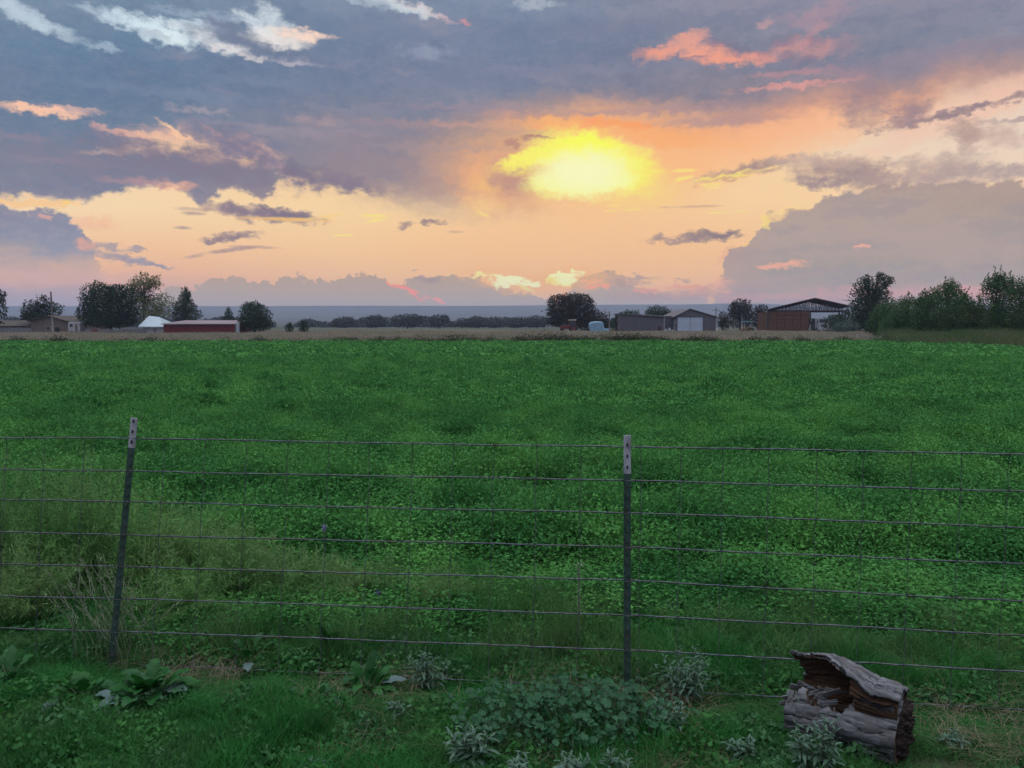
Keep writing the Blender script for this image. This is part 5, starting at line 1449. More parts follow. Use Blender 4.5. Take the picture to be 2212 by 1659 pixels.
# yard corner right of the barn
tree('bush', 'grey-green bush under the tall dark tree, right of the white truck', 'bush', [(1824, 706, 22, 14), (1842, 700, 16, 16), (1808, 710, 14, 10)], 136.0, 720, leafmat('foliage_grey', (0.04, 0.07, 0.06), (0.09, 0.13, 0.10), trans=.15), 0.18, 4.0, 191, tw=.1)
tree('bush', 'dark bush filling the shade at the right end of the hay barn', 'bush', [(1805, 700, 26, 22), (1836, 696, 26, 26), (1864, 704, 24, 22), (1894, 708, 26, 18)], 146.0, 719, m_tdark, 0.22, 5.0, 193, tw=.1)
o = root('fence_post', 'short white post standing in the dry grass right of the hay barn', 'post', (X(1853, 84), 84, 0))
MB().tube([(X(1853, 84), 84, 0), (X(1853.8, 84), 84, .62)], .05, 6).build('stake', m_white, o)
MB().cyl((X(1853.8, 84), 84, .64), (0, 0, 1), .06, .04, 8).build('cap', m_white, o)
o = root('pipe', 'long pale irrigation pipe lying in the weeds at the corner of the field', 'pipe', (X(1917, 74), 74, 0))
MB().tube([(X(1903, 78), 78, .30), (X(1915, 74), 74, .16), (X(1932, 69), 69, .12)], .11, 10).build('pipe_length', m_trim, o, smooth=True)
MB().cyl((X(1903, 78), 78, .30), (0.4, -0.9, 0), .16, .12, 12).build('flange', m_trim, o)
o = root('branch_pile', 'tangle of dead grey branches left of the pale pipe', 'branch pile', (X(1885, 78), 78, 0))
bb = MB(); rs = random.Random(12)
for i in range(38):
    a = Vector((X(1868 + rs.random() * 34, 78), 78 + rs.uniform(-.8, .8), rs.uniform(.02, .25)))
    an = rs.random() * 6.28; L_ = rs.uniform(.5, 1.4)
    b = a + Vector((math.cos(an) * L_, math.sin(an) * .4 * L_, rs.uniform(-.05, .6)))
    bb.tube([a, a.lerp(b, .5) + Vector((0, 0, .08)), b], [.03, .022, .008], 4)
bb.build('branches', m_wood, o)
# ------------------------------------------------------------------ the wire fence
RB = onground(1355, 1505)                 # feet of the two posts in view
LB = onground(240, 1443)
RT = at(1355, 940, RB.y)
LT = at(290, 903, LB.y)
m_wire = surf('galvanised_wire', (0.13, 0.13, 0.16), (0.05, 0.05, 0.066), scale=40, rough=0.5, metal=0.5, c3=(0.10, 0.06, 0.05), scale3=12, amt3=0.4)
m_stay = surf('dull_wire', (0.11, 0.11, 0.12), (0.07, 0.07, 0.08), scale=40, rough=0.6, metal=0.4)
m_post = surf('post_green', (0.022, 0.048, 0.038), (0.04, 0.07, 0.056), scale=14, rough=0.65, c3=(0.05, 0.035, 0.03), scale3=22, amt3=0.5)
m_tip = surf('post_white', (0.36, 0.34, 0.38), (0.25, 0.24, 0.27), scale=25, stretch=(1, 1, 0.3), rough=0.6, c3=(0.16, 0.14, 0.15), scale3=30, amt3=0.6)
m_hole = surf('dark_hole', (0.03, 0.03, 0.03), rough=0.9)

fence = root('wire_fence', 'woven wire fence on two dark metal T-posts with pale tips', 'fence', (RB.x, RB.y + 0.03, 0))
LINES = [(946, 947.5, 965, 982), (1015, 1017, 1038.5, 1060), (1080, 1084, 1108, 1139), (1149, 1155, 1182, 1217), (1218, 1223, 1254, 1298), (1287, 1293, 1328, 1374), (1356, 1364, 1403, 1452), (1424, 1431, 1487, 1533)]
fd = Vector((RB.x - LB.x, RB.y - LB.y)).normalized()


def fence_pt(px, py, lean_fix=0.0):
    """where the sight line through a wire meets the plane of the fence, wires just behind the post faces"""
    d = ray(px, py)
    # plane through LB, RB, vertical
    nx_, ny_ = -fd.y, fd.x
    off = 0.018
    t = ((LB.x + nx_ * off) * nx_ + (LB.y + ny_ * off) * ny_) / (d[0] * nx_ + d[1] * ny_)
    return Vector((d[0] * t, d[1] * t, CAM_H + d[2] * t))


def line_z(k, s):
    """height of line wire k at distance s along the fence from the left post"""
    l0, l1, l2, l3 = LINES[k]
    pts = [fence_pt(0, l0), fence_pt({0: 287}.get(k, 285 - k * 6), l1), fence_pt(1355, l2), fence_pt(2212, l3)]
    ss = [(p.x - LB.x) * fd.x + (p.y - LB.y) * fd.y for p in pts]
    zz = [p.z for p in pts]
    if s < ss[0]: return zz[0] + (s - ss[0]) * (zz[1] - zz[0]) / (ss[1] - ss[0]) * 0.5
    if s > ss[3]: return zz[3] + (s - ss[3]) * 0.0
    return float(np.interp(s, ss, zz))


def on_fence(s, z, dy=0.0):
    return Vector((LB.x + fd.x * s - fd.y * (0.018 + dy), LB.y + fd.y * s + fd.x * (0.018 + dy), z))


span = (RB - LB).length
rw = random.Random(3)
S0, S1 = -3.4, span + 3.2
for k in range(8):
    ph = rw.random() * 6
    pts = []
    n = 260
    for i in range(n + 1):
        s = S0 + (S1 - S0) * i / n
        z = line_z(k, s) + 0.0007 * math.sin(s * 31 + ph) + 0.0010 * math.sin(s * 7.3 + ph * 2) + 0.002 * math.sin(s * 1.9 + ph)
        pts.append(on_fence(s, z, 0.0015 * math.sin(s * 43 + ph)))
    MB().tube(pts, 0.0034 if k < 7 else 0.0030, 5).build('line_wire', m_wire, fence, smooth=True)
    # the hinge knots where the stays wrap round this line wire
LEAN = (LT.x - LB.x) / (LT.z)
stays = []
s = -3.2
# stays seen between the posts in the top row, in photo columns
cols = [100, 185, 358, 445, 535, 625, 711, 800, 892, 980, 1068, 1160, 1255, 1470, 1562, 1662, 1765, 1866, 1970, 2077, 2180]
for c in cols:
    p = fence_pt(c, 990)
    stays.append((p.x - LB.x) * fd.x + (p.y - LB.y) * fd.y)
d0 = 0.212
stays += [min(stays) - d0 * (i + 1) for i in range(11)] + [max(stays) + d0 * (i + 1) for i in range(9)] + [span + 0.05]
knots = MB()
for s in sorted(stays):
    f = max(0.0, 1 - max(0, s) / span)         # the left half leans with its post
    pts = []
    ztop = line_z(0, s)
    for k in range(8):
        z = line_z(k, s)
        sh_ = (z - ztop) * LEAN * min(1.0, f * 1.1) * 0.8
        a = on_fence(s + sh_ + rw.uniform(-.003, .003), z, -0.001)
        pts.append(a)
        if k < 7:
            z2 = line_z(k + 1, s); zm = (z + z2) / 2
            pts.append(on_fence(s + (zm - ztop) * LEAN * min(1.0, f * 1.1) * 0.8 + rw.uniform(-.004, .004), zm, rw.uniform(-.003, .003)))
    MB().tube(pts, 0.0015, 4).build('stay_wire', m_stay, fence, smooth=True)
    for k in range(8):
        c = pts[2 * k]
        knots.tube([c + Vector((-0.005, 0, -.004)), c + Vector((-0.002, -.002, .004)), c + Vector((0.002, -.002, -.004)), c + Vector((0.005, 0, .004))], 0.0026, 5)
kn = knots.build('knots', m_wire, fence); kn['kind'] = 'stuff'

for (b, tpt, wtop, lab) in ((RB, RT, 0.178, 'straight right-hand post with three dark slots in its long pale tip'), (LB, LT, 0.150, 'left-hand post leaning to the right, short pale tip')):
    axis = Vector((tpt.x - b.x, 0, tpt.z)); L_ = axis.length
    ang = math.atan2(axis.x, axis.z)
    M_ = Matrix.Translation(b) @ Matrix.Rotation(ang, 4, 'Y')
    hw = 0.0165
    mb = MB()
    mb.box(-hw, hw, -0.002, 0.003, -0.25, L_ - wtop, M=M_)
    mb.box(-0.002, 0.002, 0.0032, 0.032, -0.25, L_ - wtop, M=M_)
    z = 0.06
    while z < L_ - wtop - 0.02:      # studs on the face
        mb.prism([(-0.006, z), (0.006, z), (0.006, z + 0.012), (-0.006, z + 0.02)], -0.010, -0.0022, M=M_)
        mb.box(-hw - .0015, -0.008, -0.0035, -0.0022, z + .02, z + .026, M=M_)
        z += 0.052
    p = mb.build('post', m_post, fence, bevel=0.0012)
    p['label'] = lab
    mt_ = MB().box(-hw, hw, -0.0022, 0.0032, L_ - wtop, L_, M=M_).box(-0.0022, 0.0022, 0.0034, 0.032, L_ - wtop, L_ - .004, M=M_)
    tip = mt_.build('painted_tip', m_tip, p, bevel=0.0008)
    st = MB()
    zz = L_ - wtop + .022
    while zz < L_ - .02:
        st.prism([(-0.004, zz), (0.003, zz + .002), (0.004, zz + 0.014), (-0.003, zz + 0.018)], -0.008, -0.0024, M=M_)
        zz += 0.052
    st.build('stud', m_hole, p)
    # clips that hold the wires
    for k in range(8):
        s = 0.0 if b is LB else span
        z = line_z(k, s)
        xo = LEAN * z if b is LB else 0.0
        c = Vector((b.x + xo, b.y, z))
        MB().tube([c + Vector((-.022, .018, 0)), c + Vector((-.019, -.006, .004)), c + Vector((0, -.009, .006)), c + Vector((.019, -.006, .003)), c + Vector((.022, .018, -.001))], 0.0013, 4).build('clip', m_stay, p)

# ------------------------------------------------------------------ verge grass
m_gr = leafmat('verge_grass', (0.009, 0.070, 0.016), (0.040, 0.195, 0.036), (0.085, 0.12, 0.05), wscale=1.6, objrand=1.0, camt=0.5, trans=0.3, rough=0.7, spec=0.15)
T_gr = [blades(130, 0.075, 0.075, 0.0030, 401 + i, 'grass_tuft', m_gr, lean=0.8, seg=3, flop=0.15) for i in range(4)]
T_gr += [blades(60, 0.06, 0.13, 0.0034, 411 + i, 'grass_tuft', m_gr, lean=0.7, seg=3, flop=0.2) for i in range(2)]


def verge_keep(p):
    lim = 4.55 + 0.3 * np.sin(p[:, 0] * 1.3 + .5) + np.where(p[:, 0] < 0.1, 0.5, 0)
    return p[:, 1] < lim


PT = []; RZ = []; SC = []; PK = []
p, r = scatter(-5.5, 5.5, 1.2, 5.2, 0.052, 99, wedge=1.6, keep=verge_keep)
n = len(p)
hz_ = vnoise(p, 1.6) * 0.6 + vnoise(p, 5.0, 3) * 0.5
thin = r.random(n) < np.clip(0.88 + 1.2 * vnoise(p, 2.3, 9), 0.25, 1)
p = p[thin]; hz_ = hz_[thin]; n = len(p)
hs = np.clip(1.05 + 1.5 * hz_ + 0.35 * (r.random(n) - .5), 0.35, 2.8)
hs *= 1 - 0.78 * np.exp(-((p[:, 1] - 3.46 + p[:, 0] * .118) / .2) ** 2)
w = 0.8 + 0.5 * r.random(n)
instancer('grass', np.column_stack([p, np.zeros(n)]), r.random(n) * 6.283, np.column_stack([w, w, hs]), r.integers(0, 6, n), T_gr,
          label='short tangled green grass on the verge in front of the wire fence', cat='grass')
print('grass', n)
# dry straws and small clover-like weeds mixed in
m_straw = leafmat('straw', (0.13, 0.11, 0.07), (0.24, 0.19, 0.13), trans=0.1, rough=0.8, spec=0.1)
T_st = [blades(26, 0.09, 0.12, 0.0026, 421 + i, 'straw_tuft', m_straw, lean=1.3, seg=3, flop=0.45) for i in range(3)]
p, r = scatter(-5, 5, 1.3, 4.9, 0.10, 12, wedge=1.4, keep=lambda q: vnoise(q, 1.1, 5) + 0.25 * vnoise(q, 4, 2) + 0.35 * np.exp(-((q[:, 1] - 3.75 + q[:, 0] * .1) / .25) ** 2) > 0.24)
n = len(p)
instancer('dead_grass', np.column_stack([p, np.zeros(n)]), r.random(n) * 6.283, np.column_stack([np.ones(n), np.ones(n), 0.6 + 0.6 * r.random(n)]), r.integers(0, 3, n), T_st,
          label='thin dead brown grass stalks tangled in the verge and under the fence', cat='grass')
m_clov = leafmat('low_weeds', (0.012, 0.07, 0.014), (0.045, 0.17, 0.03), (0.06, 0.12, 0.07), wscale=2.5, objrand=0.8, camt=0.6, trans=0.25, rough=0.6, spec=0.2)
def low_weed(seed):
    r = np.random.default_rng(seed)
    n = 110
    a = r.random(n) * 6.283; q = np.sqrt(r.random(n)) * 0.085
    cen = np.column_stack([np.cos(a) * q, np.sin(a) * q, 0.02 + 0.075 * r.random(n) * (1.1 - q / 0.1)])
    V, Fq = leaf_quads(cen, 0.021, aspect=0.7, seed=seed, nrm=np.tile([0, 0, 1.4], (n, 1)), sizevar=.6)
    return mesh_np('low_weed', V, Fq, m_clov, attr=r.random(len(Fq)), link=False)


T_lw = [low_weed(440 + i) for i in range(4)]
p, r = scatter(-5, 5, 1.3, 4.9, 0.085, 31, wedge=1.4, keep=lambda q: (vnoise(q, 1.4, 15) + 0.6 * vnoise(q, 4, 12) > -0.10) & (np.abs(q[:, 1] - 3.44 + q[:, 0] * .118) > .17))
n = len(p)
instancer('low_weeds', np.column_stack([p, np.zeros(n)]), r.random(n) * 6.283, np.column_stack([np.ones(n), np.ones(n), 0.6 + 0.8 * r.random(n)]), r.integers(0, 4, n), T_lw,
          label='low clover-like weeds creeping through the verge grass', cat='weeds')

# ------------------------------------------------------------------ single plants
def strip_leaf(V, Fq, A, base, d, n, L, w, seg=6, droop=0.5, wave=0.0, cup=0.15, shape='lance', rr=0.5, r=None):
    """one leaf blade as a folded strip: midrib and two edges"""
    base = np.array(base, float); d = np.array(d, float); d /= np.linalg.norm(d); n = np.array(n, float)
    side = np.cross(d, n); side /= np.linalg.norm(side) + 1e-9; n = np.cross(side, d)
    k0 = len(V)
    ph = (r.random() if r is not None else 0) * 6
    for s in range(seg + 1):
        t = s / seg
        if shape == 'lance': ww = math.sin(math.pi * min(1, t * 0.97 + 0.03)) ** 0.8 * (1 - 0.35 * t)
        elif shape == 'dock': ww = (math.sin(math.pi * min(1, (t * .96 + .04) ** 0.75)) ** 0.7)
        else: ww = 1
        c = base + d * L * t * (1 - 0.15 * droop * t) - np.array([0, 0, 1]) * droop * L * t * t * 0.6
        wv = wave * L * math.sin(t * 14 + ph)
        for e in (-1, 0, 1):
            q = c + side * e * w / 2 * ww * (1 + (0.25 * math.sin(t * 17 + ph + e) if wave else 0)) + n * (abs(e) * cup * w * ww + (wv if e else 0) * e)
            V.append(tuple(q))
    for s in range(seg):
        for e in (0, 1):
            a = k0 + s * 3 + e
            Fq.append([a, a + 1, a + 4, a + 3]); A.append(rr)


m_silver = leafmat('silver_leaf', (0.040, 0.085, 0.050), (0.095, 0.155, 0.11), trans=0.15, rough=0.65, spec=0.25)
m_stem = leafmat('stem', (0.06, 0.10, 0.05), (0.09, 0.12, 0.06), trans=0, rough=0.7)
m_dock = leafmat('broad_leaf', (0.006, 0.05, 0.009), (0.022, 0.12, 0.016), (0.03, 0.075, 0.04), wscale=5, camt=0.5, trans=0.25, rough=0.5, spec=0.22)
m_dockold = leafmat('grey_leaf', (0.04, 0.08, 0.07), (0.08, 0.12, 0.11), trans=0.1, rough=0.5, spec=0.4)
m_mallow = leafmat('mallow_leaf', (0.005, 0.042, 0.010), (0.018, 0.085, 0.030), trans=0.15, rough=0.5, spec=0.22, wscale=3)


def silver_plant(px, py, hpx, wpx, nst, seed, label, Yoff=0.0, leafL=0.055):
    b = onground(px, py)
    if Yoff: b = at(px, py, b.y + Yoff); b.z = 0
    k = b.y / F
    H = hpx * k; Wd = wpx * k / 2
    o = root('silverleaf_plant', label, 'plant', b, group='silvery grey-green weeds along the fence')
    r = np.random.default_rng(seed)
    st = MB(); V = []; Fq = []; A = []
    for i in range(nst):
        a = r.random() * 6.283; q = r.random() ** 0.6
        top = Vector((b.x + math.cos(a) * Wd * q, b.y + math.sin(a) * Wd * q * 0.8, H * (0.6 + 0.45 * r.random()) * (1 - 0.25 * q)))
        bs = Vector((b.x + math.cos(a) * Wd * q * 0.25, b.y + math.sin(a) * Wd * q * 0.2, 0))
        md_ = bs.lerp(top, 0.5) + Vector((0, 0, H * 0.08))
        P = [bs, md_, top]
        st.tube(P, [0.0028, 0.002, 0.001], 5)
        nl = int(10 + 8 * r.random())
        for j in range(nl):
            t = 0.12 + 0.88 * j / (nl - 1)
            c = (bs * (1 - t) ** 2 + md_ * 2 * t * (1 - t) + top * t * t)
            an = j * 2.4 + r.random(); el_ = -0.1 + 0.9 * t + r.normal() * 0.2
            d = (math.cos(an) * math.cos(el_), math.sin(an) * math.cos(el_), math.sin(el_))
            LL = leafL * (0.6 + 0.6 * math.sin(math.pi * min(1, t * .8 + .15))) * (0.8 + 0.4 * r.random())
            strip_leaf(V, Fq, A, c, d, (0, 0, 1), LL, LL * 0.24, seg=5, droop=0.35 + 0.4 * r.random(), wave=0.02, rr=r.random(), r=r)
    st.build('stem', m_stem, o)
    mesh_np('leaves', V, np.array(Fq), m_silver, o, attr=A, smooth=True)
    return o


silver_plant(925, 1492, 105, 110, 9, 501, 'silvery leafy weed behind the broad-leaved plants, left of the round-leaved patch', leafL=.05)
silver_plant(1478, 1515, 140, 150, 20, 502, 'large spreading silvery weed just right of the straight fence post', leafL=.045)
silver_plant(1440, 1590, 90, 130, 14, 503, 'silvery weed at the foot of the straight post, beside the round-leaved patch', leafL=.045)
silver_plant(1020, 1670, 120, 110, 10, 504, 'tall silvery weed with long drooping leaves left of the round-leaved patch', leafL=.062)
silver_plant(1100, 1700, 80, 120, 8, 505, 'silvery weed cut by the bottom edge, below the tall drooping one', leafL=.055)
silver_plant(1225, 1712, 95, 130, 14, 506, 'widest silvery weed cut by the bottom edge in front of the round-leaved patch', leafL=.055)
silver_plant(1320, 1706, 90, 110, 11, 507, 'rightmost silvery weed cut by the bottom edge, before the round-leaved patch', leafL=.055)
silver_plant(1604, 1652, 75, 75, 7, 508, 'small silvery weed in the grass left of the hollow stump', leafL=.05)
silver_plant(1765, 1688, 175, 110, 20, 509, 'silvery green weed growing right in front of the hollow stump', leafL=.05)
silver_plant(860, 1560, 60, 60, 6, 510, 'small pale weed in the grass below the middle of the lowest wire', leafL=.045)
silver_plant(2050, 1612, 36, 90, 6, 511, 'low silvery weed in the grass right of the hollow stump', leafL=.04)
silver_plant(690, 1672, 34, 60, 5, 512, 'low silvery weed cut by the bottom edge left of the middle', leafL=.045)


def dock_plant(px, py, leaves, label, seed, L=0.2, w=0.075, spread=1.0, old=0):
    b = onground(px, py)
    o = root('broadleaf_weed', label, 'plant', b, group='broad-leaved weeds near the leaning post')
    r = np.random.default_rng(seed)
    V = []; Fq = []; A = []
    st = MB()
    for i in range(leaves):
        an = i * 2.4 + r.random() * 0.7; el_ = 0.25 + 0.9 * r.random() ** 1.2
        d = np.array((math.cos(an) * math.cos(el_) * spread, math.sin(an) * math.cos(el_) * spread, math.sin(el_)))
        pet = L * (0.2 + 0.5 * r.random())
        s = np.array(b) + d * 0.01; e = s + d * pet
        st.tube([tuple(s), tuple(e)], [0.0035, 0.0022], 5)
        LL = L * (0.55 + 0.6 * r.random())
        strip_leaf(V, Fq, A, e, d, (0, 0, 1), LL, w * (0.6 + 0.6 * r.random()), seg=9, droop=0.3 + 0.7 * r.random(), wave=0.018, shape='dock', rr=r.random(), r=r)
    st.build('stem', m_stem, o)
    mesh_np('leaves', V, np.array(Fq), m_dock, o, attr=A, smooth=True)
    for i in range(old):
        V = []; Fq = []; A = []
        an = r.random() * 6.283
        d = np.array((math.cos(an), math.sin(an) - .4, 0.25))
        s = np.array(b) + d * 0.09 + np.array((0, 0, .03))
        strip_leaf(V, Fq, A, s, d, (0, 0, 1), L * .75, w * 1.1, seg=8, droop=0.3, wave=0.012, shape='dock', rr=r.random(), r=r)
        mesh_np('old_leaf', V, np.array(Fq), m_dockold, o, attr=A, smooth=True)['label'] = 'pale grey-blue old leaf'
    return o


dock_plant(180, 1512, 28, 'dark broad-leaved weed below the leaning post, leftmost of the pair there', 601, L=.13, w=.055, old=2)
dock_plant(320, 1515, 38, 'big bright broad-leaved weed below the leaning post, right one of the pair there', 602, L=.15, w=.075, old=3)
dock_plant(20, 1470, 12, 'broad-leaved weed cut by the left edge of the photo under the lowest wire', 603, L=.16, w=.05, old=1)
dock_plant(540, 1432, 14, 'pale broad-leaved weed just behind the lowest wire, right of the leaning post', 604, L=.14, w=.045, old=1)
dock_plant(715, 1425, 12, 'upright broad-leaved weed standing behind the lowest two wires', 605, L=.20, w=.055, spread=.5)
dock_plant(790, 1500, 18, 'green broad-leaved weed in front of the lowest wire, left of the silvery one', 606, L=.17, w=.06, spread=.8, old=1)
dock_plant(1085, 1440, 8, 'lone upright broad leaves behind the fence, left of the straight post', 607, L=.13, w=.04, spread=.5)
dock_plant(680, 1520, 6, 'small flat weed with pale leaves in the grass between the two posts', 608, L=.11, w=.05, spread=1.3, old=1)

# the mallow patch: round crinkled leaves on long stalks
b = onground(1230, 1560)
o = root('mallow_patch', 'low patch of round blue-green leaves left of the straight post', 'plant', b)
r = np.random.default_rng(71)
V = []; Fq = []; A = []; st = MB()
cnt = 0
while cnt < 900:
    px = 1230 + r.normal() * 150; py = 1565 + r.normal() * 42
    u = (px - 1225) / 300; v = (py - 1560) / 92
    if u * u + v * v > 0.75 + 0.5 * mnoise.noise(Vector((px * .02, py * .03, 1))): continue
    if mnoise.noise(Vector((px * .035, py * .06, 5))) < -0.22: continue
    g_ = onground(px, py + 22); z = 0.05 + 0.09 * r.random() * (1.15 - (u * u + v * v)) + .03
    R_ = 0.007 + 0.012 * r.random() ** 1.3
    c = np.array((g_.x, g_.y, z))
    tn = np.array((r.normal() * .38, r.normal() * .38 - .25, 1.0)); tn /= np.linalg.norm(tn)
    e1 = np.cross(tn, (0.3, 1, 0)); e1 /= np.linalg.norm(e1); e2 = np.cross(tn, e1)
    k0 = len(V); nseg = 14; rot = r.random() * 6.283
    V.append(tuple(c - tn * R_ * 0.25))
    for i in range(nseg):
        a = rot + (0.25 + i * (2 * math.pi - .5) / (nseg - 1))
        rad = R_ * (1 + 0.14 * math.cos((a - rot) * 5))
        V.append(tuple(c + (e1 * math.cos(a) + e2 * math.sin(a)) * rad * 0.55 - tn * R_ * .05))
        V.append(tuple(c + (e1 * math.cos(a) + e2 * math.sin(a)) * rad + tn * R_ * (0.10 * math.sin(a * 5 + rot))))
    rr = r.random()
    for i in range(nseg - 1):
        a = k0 + 1 + 2 * i
        Fq.append([k0, a, a + 2]); A.append(rr)
        Fq.append([a, a + 1, a + 3, a + 2]); A.append(rr)
    gr = Vector((g_.x + r.normal() * .04, g_.y + r.normal() * .04, 0))
    st.tube([gr, gr.lerp(Vector(c), .5) + Vector((0, 0, .01)), Vector(c - tn * R_ * .25)], [.0016, .0013, .001], 4, cap=False)
    cnt += 1
mesh_np('leaves', V, Fq, m_mallow, o, attr=A, smooth=True)
st.build('stem', m_stem, o)

# feathery weeds behind the left half of the fence
m_koch = leafmat('feathery', (0.065, 0.17, 0.045), (0.17, 0.32, 0.095), (0.24, 0.31, 0.13), wscale=1.2, camt=0.55, trans=0.3, rough=0.75, spec=0.1)
def feathery(px, py, Y, H, Wd, seed, label, n=210, lv=64):
    b = at(px, py, Y); b.z = 0
    o = root('feathery_weed', label, 'plant', b, group='tall feathery weeds behind the left half of the fence')
    r = np.random.default_rng(seed)
    st = MB(); C_ = []; D = []
    for i in range(n):
        a = r.random() * 6.283; q = r.random() ** 0.55
        top = np.array((math.cos(a) * Wd * q * 1.25, math.sin(a) * Wd * q * .8, H * (0.35 + 0.65 * r.random()) * (1 - .35 * q * q)))
        t = np.linspace(0, 1, 5)
        P = [tuple(np.array(b) + np.array((top[0] * u ** 1.4, top[1] * u ** 1.4, top[2] * u ** 0.85))) for u in t]
        if i % 3 == 0: st.tube(P, [.002, .0016, .0013, .001, .0006], 3, cap=False)
        tt = 0.2 + 0.8 * r.random(lv) ** 0.8
        base = np.array(b) + np.column_stack([top[0] * tt ** 1.4, top[1] * tt ** 1.4, top[2] * tt ** .85])
        C_.append(base + r.normal(size=(lv, 3)) * 0.014)
    cen = np.vstack(C_)
    V, Fq = leaf_quads(cen, 0.036, up=1.1, aspect=0.085, seed=seed + 1, sizevar=.6)
    mesh_np('leaves', V, Fq, m_koch, o, attr=r.random(len(Fq)))
    st.build('stem', m_stem, o)
    return o


feathery(5, 1400, 4.75, 1.12, 0.34, 701, 'tall yellowish feathery weed cut by the left edge of the photo')
feathery(110, 1400, 4.7, 1.0, 0.34, 702, 'feathery weed between the left edge and the tallest one by the leaning post')
feathery(210, 1400, 4.9, 1.14, 0.34, 703, 'tallest feathery weed, just left of the leaning post')
feathery(320, 1400, 4.8, 0.80, 0.36, 704, 'feathery weed just right of the leaning post')
feathery(430, 1400, 4.8, 0.66, 0.36, 705, 'medium feathery weed, second to the right of the leaning post')
feathery(530, 1400, 4.75, 0.52, 0.34, 706, 'feathery weed with a ragged top, third to the right of the leaning post')
feathery(640, 1400, 4.7, 0.38, 0.34, 707, 'low feathery weed, fourth to the right of the leaning post')
feathery(760, 1400, 4.75, 0.28, 0.32, 708, 'lowest and rightmost of the close feathery weeds behind the fence', n=110)
feathery(60, 1400, 4.35, 0.56, 0.36, 709, 'short dark feathery weed close behind the wires at the left edge', n=150)
feathery(400, 1400, 4.4, 0.42, 0.34, 711, 'short feathery weed close behind the wires right of the leaning post', n=130)
feathery(960, 1400, 4.55, 0.30, 0.22, 710, 'small feathery tuft behind the middle of the fence', n=80)

# pale seeding grass round the leaning post
m_seed = leafmat('seed_head', (0.17, 0.19, 0.12), (0.28, 0.29, 0.21), trans=0.2, rough=0.7, spec=0.1)
o = root('seeding_grass', 'pale curved seed heads of grass clumped round the leaning post', 'plant', onground(232, 1440))
bb = o.location
r = np.random.default_rng(81)
st = MB(); V = []; Fq = []; A = []
for i in range(44):
    side = -1 if i % 3 else 1
    a = 1.57 - side * (0.2 + 0.9 * r.random())
    H_ = 0.25 + 0.33 * r.random()
    bs = Vector((bb.x + r.normal() * .10, bb.y + .06 + r.normal() * .05, 0))
    reach = side * (0.05 + 0.17 * r.random())
    P = [bs + Vector((reach * t ** 1.6, 0.03 * t * r.normal(), H_ * (t ** 0.8))) for t in np.linspace(0, 1, 6)]
    st.tube(P, [.0013] * 6, 4, cap=False)
    for j in range(24):
        t = 0.62 + 0.38 * j / 23
        c = bs + Vector((reach * t ** 1.6, 0, H_ * (t ** 0.8)))
        d = Vector((reach * 1.6, r.normal() * .12, H_ * .8)).normalized() + Vector((r.normal() * .3, r.normal() * .3, r.normal() * .2))
        strip_leaf(V, Fq, A, c, d, (r.normal(), r.normal(), 1), .014, .0035, seg=2, droop=.1, rr=r.random())
st.build('stem', m_seed, o); mesh_np('seed_heads', V, np.array(Fq), m_seed, o, attr=A)

# the dry thistle-like stalk left of the straight post
Yt = 4.0
b = at(1249, 1440, Yt); b.z = 0
o = root('dead_stalk', 'tall thin dead stalk with a pale tuft on top, left of the straight post', 'plant', b)
ztop = at(1248, 1218, Yt).z
st = MB().tube([b, b + Vector((.005, 0, ztop * .5)), Vector((at(1248, 1218, Yt).x, Yt, ztop))], [.006, .005, .003], 6)
st.build('stem', m_seed, o)
V = []; Fq = []; A = []; r = np.random.default_rng(5)
for i in range(90):
    t = r.random() ** 0.6; c = Vector((b.x + .003, Yt, ztop * t + .01))
    an = r.random() * 6.283
    strip_leaf(V, Fq, A, c, (math.cos(an), math.sin(an), .5), (0, 0, 1), .018 + .015 * (t > .93) + .012 * r.random(), .004, seg=3, droop=.6, rr=r.random(), r=r)
mesh_np('leaves', V, np.array(Fq), m_seed, o, attr=A)

# taller grass clumps pushing through the lowest wires
m_tg = leafmat('tall_grass', (0.025, 0.10, 0.022), (0.075, 0.20, 0.05), (0.14, 0.17, 0.075), wscale=2, camt=0.6, trans=0.3, rough=0.7, spec=0.15)
T_tg = [blades(60, 0.10, 0.28, 0.0038, 461 + i, 'tall_tuft', m_tg, lean=0.55, seg=4, flop=0.15) for i in range(4)]
p, r = scatter(-5, 4.5, 3.2, 5.0, 0.13, 44, wedge=1.2, keep=lambda q: (q[:, 1] > 3.62 - q[:, 0] * .118 + .10) & (q[:, 1] < 4.5 + np.where(q[:, 0] < 0.3, .45, -.2)))
n = len(p)
keepm = r.random(n) < np.clip(.55 + vnoise(p, 1.5, 7), .1, 1); p = p[keepm]; n = len(p)
instancer('tall_grass', np.column_stack([p, np.zeros(n)]), r.random(n) * 6.283, np.column_stack([np.ones(n), np.ones(n), np.clip(.75 + .8 * vnoise(p, 1.3) + .3 * r.random(n) - np.where(p[:, 0] > .4, .3, 0), .3, 1.6)]), r.integers(0, 4, n), T_tg,
          label='taller mixed green and brown grass growing up behind the fence', cat='grass')

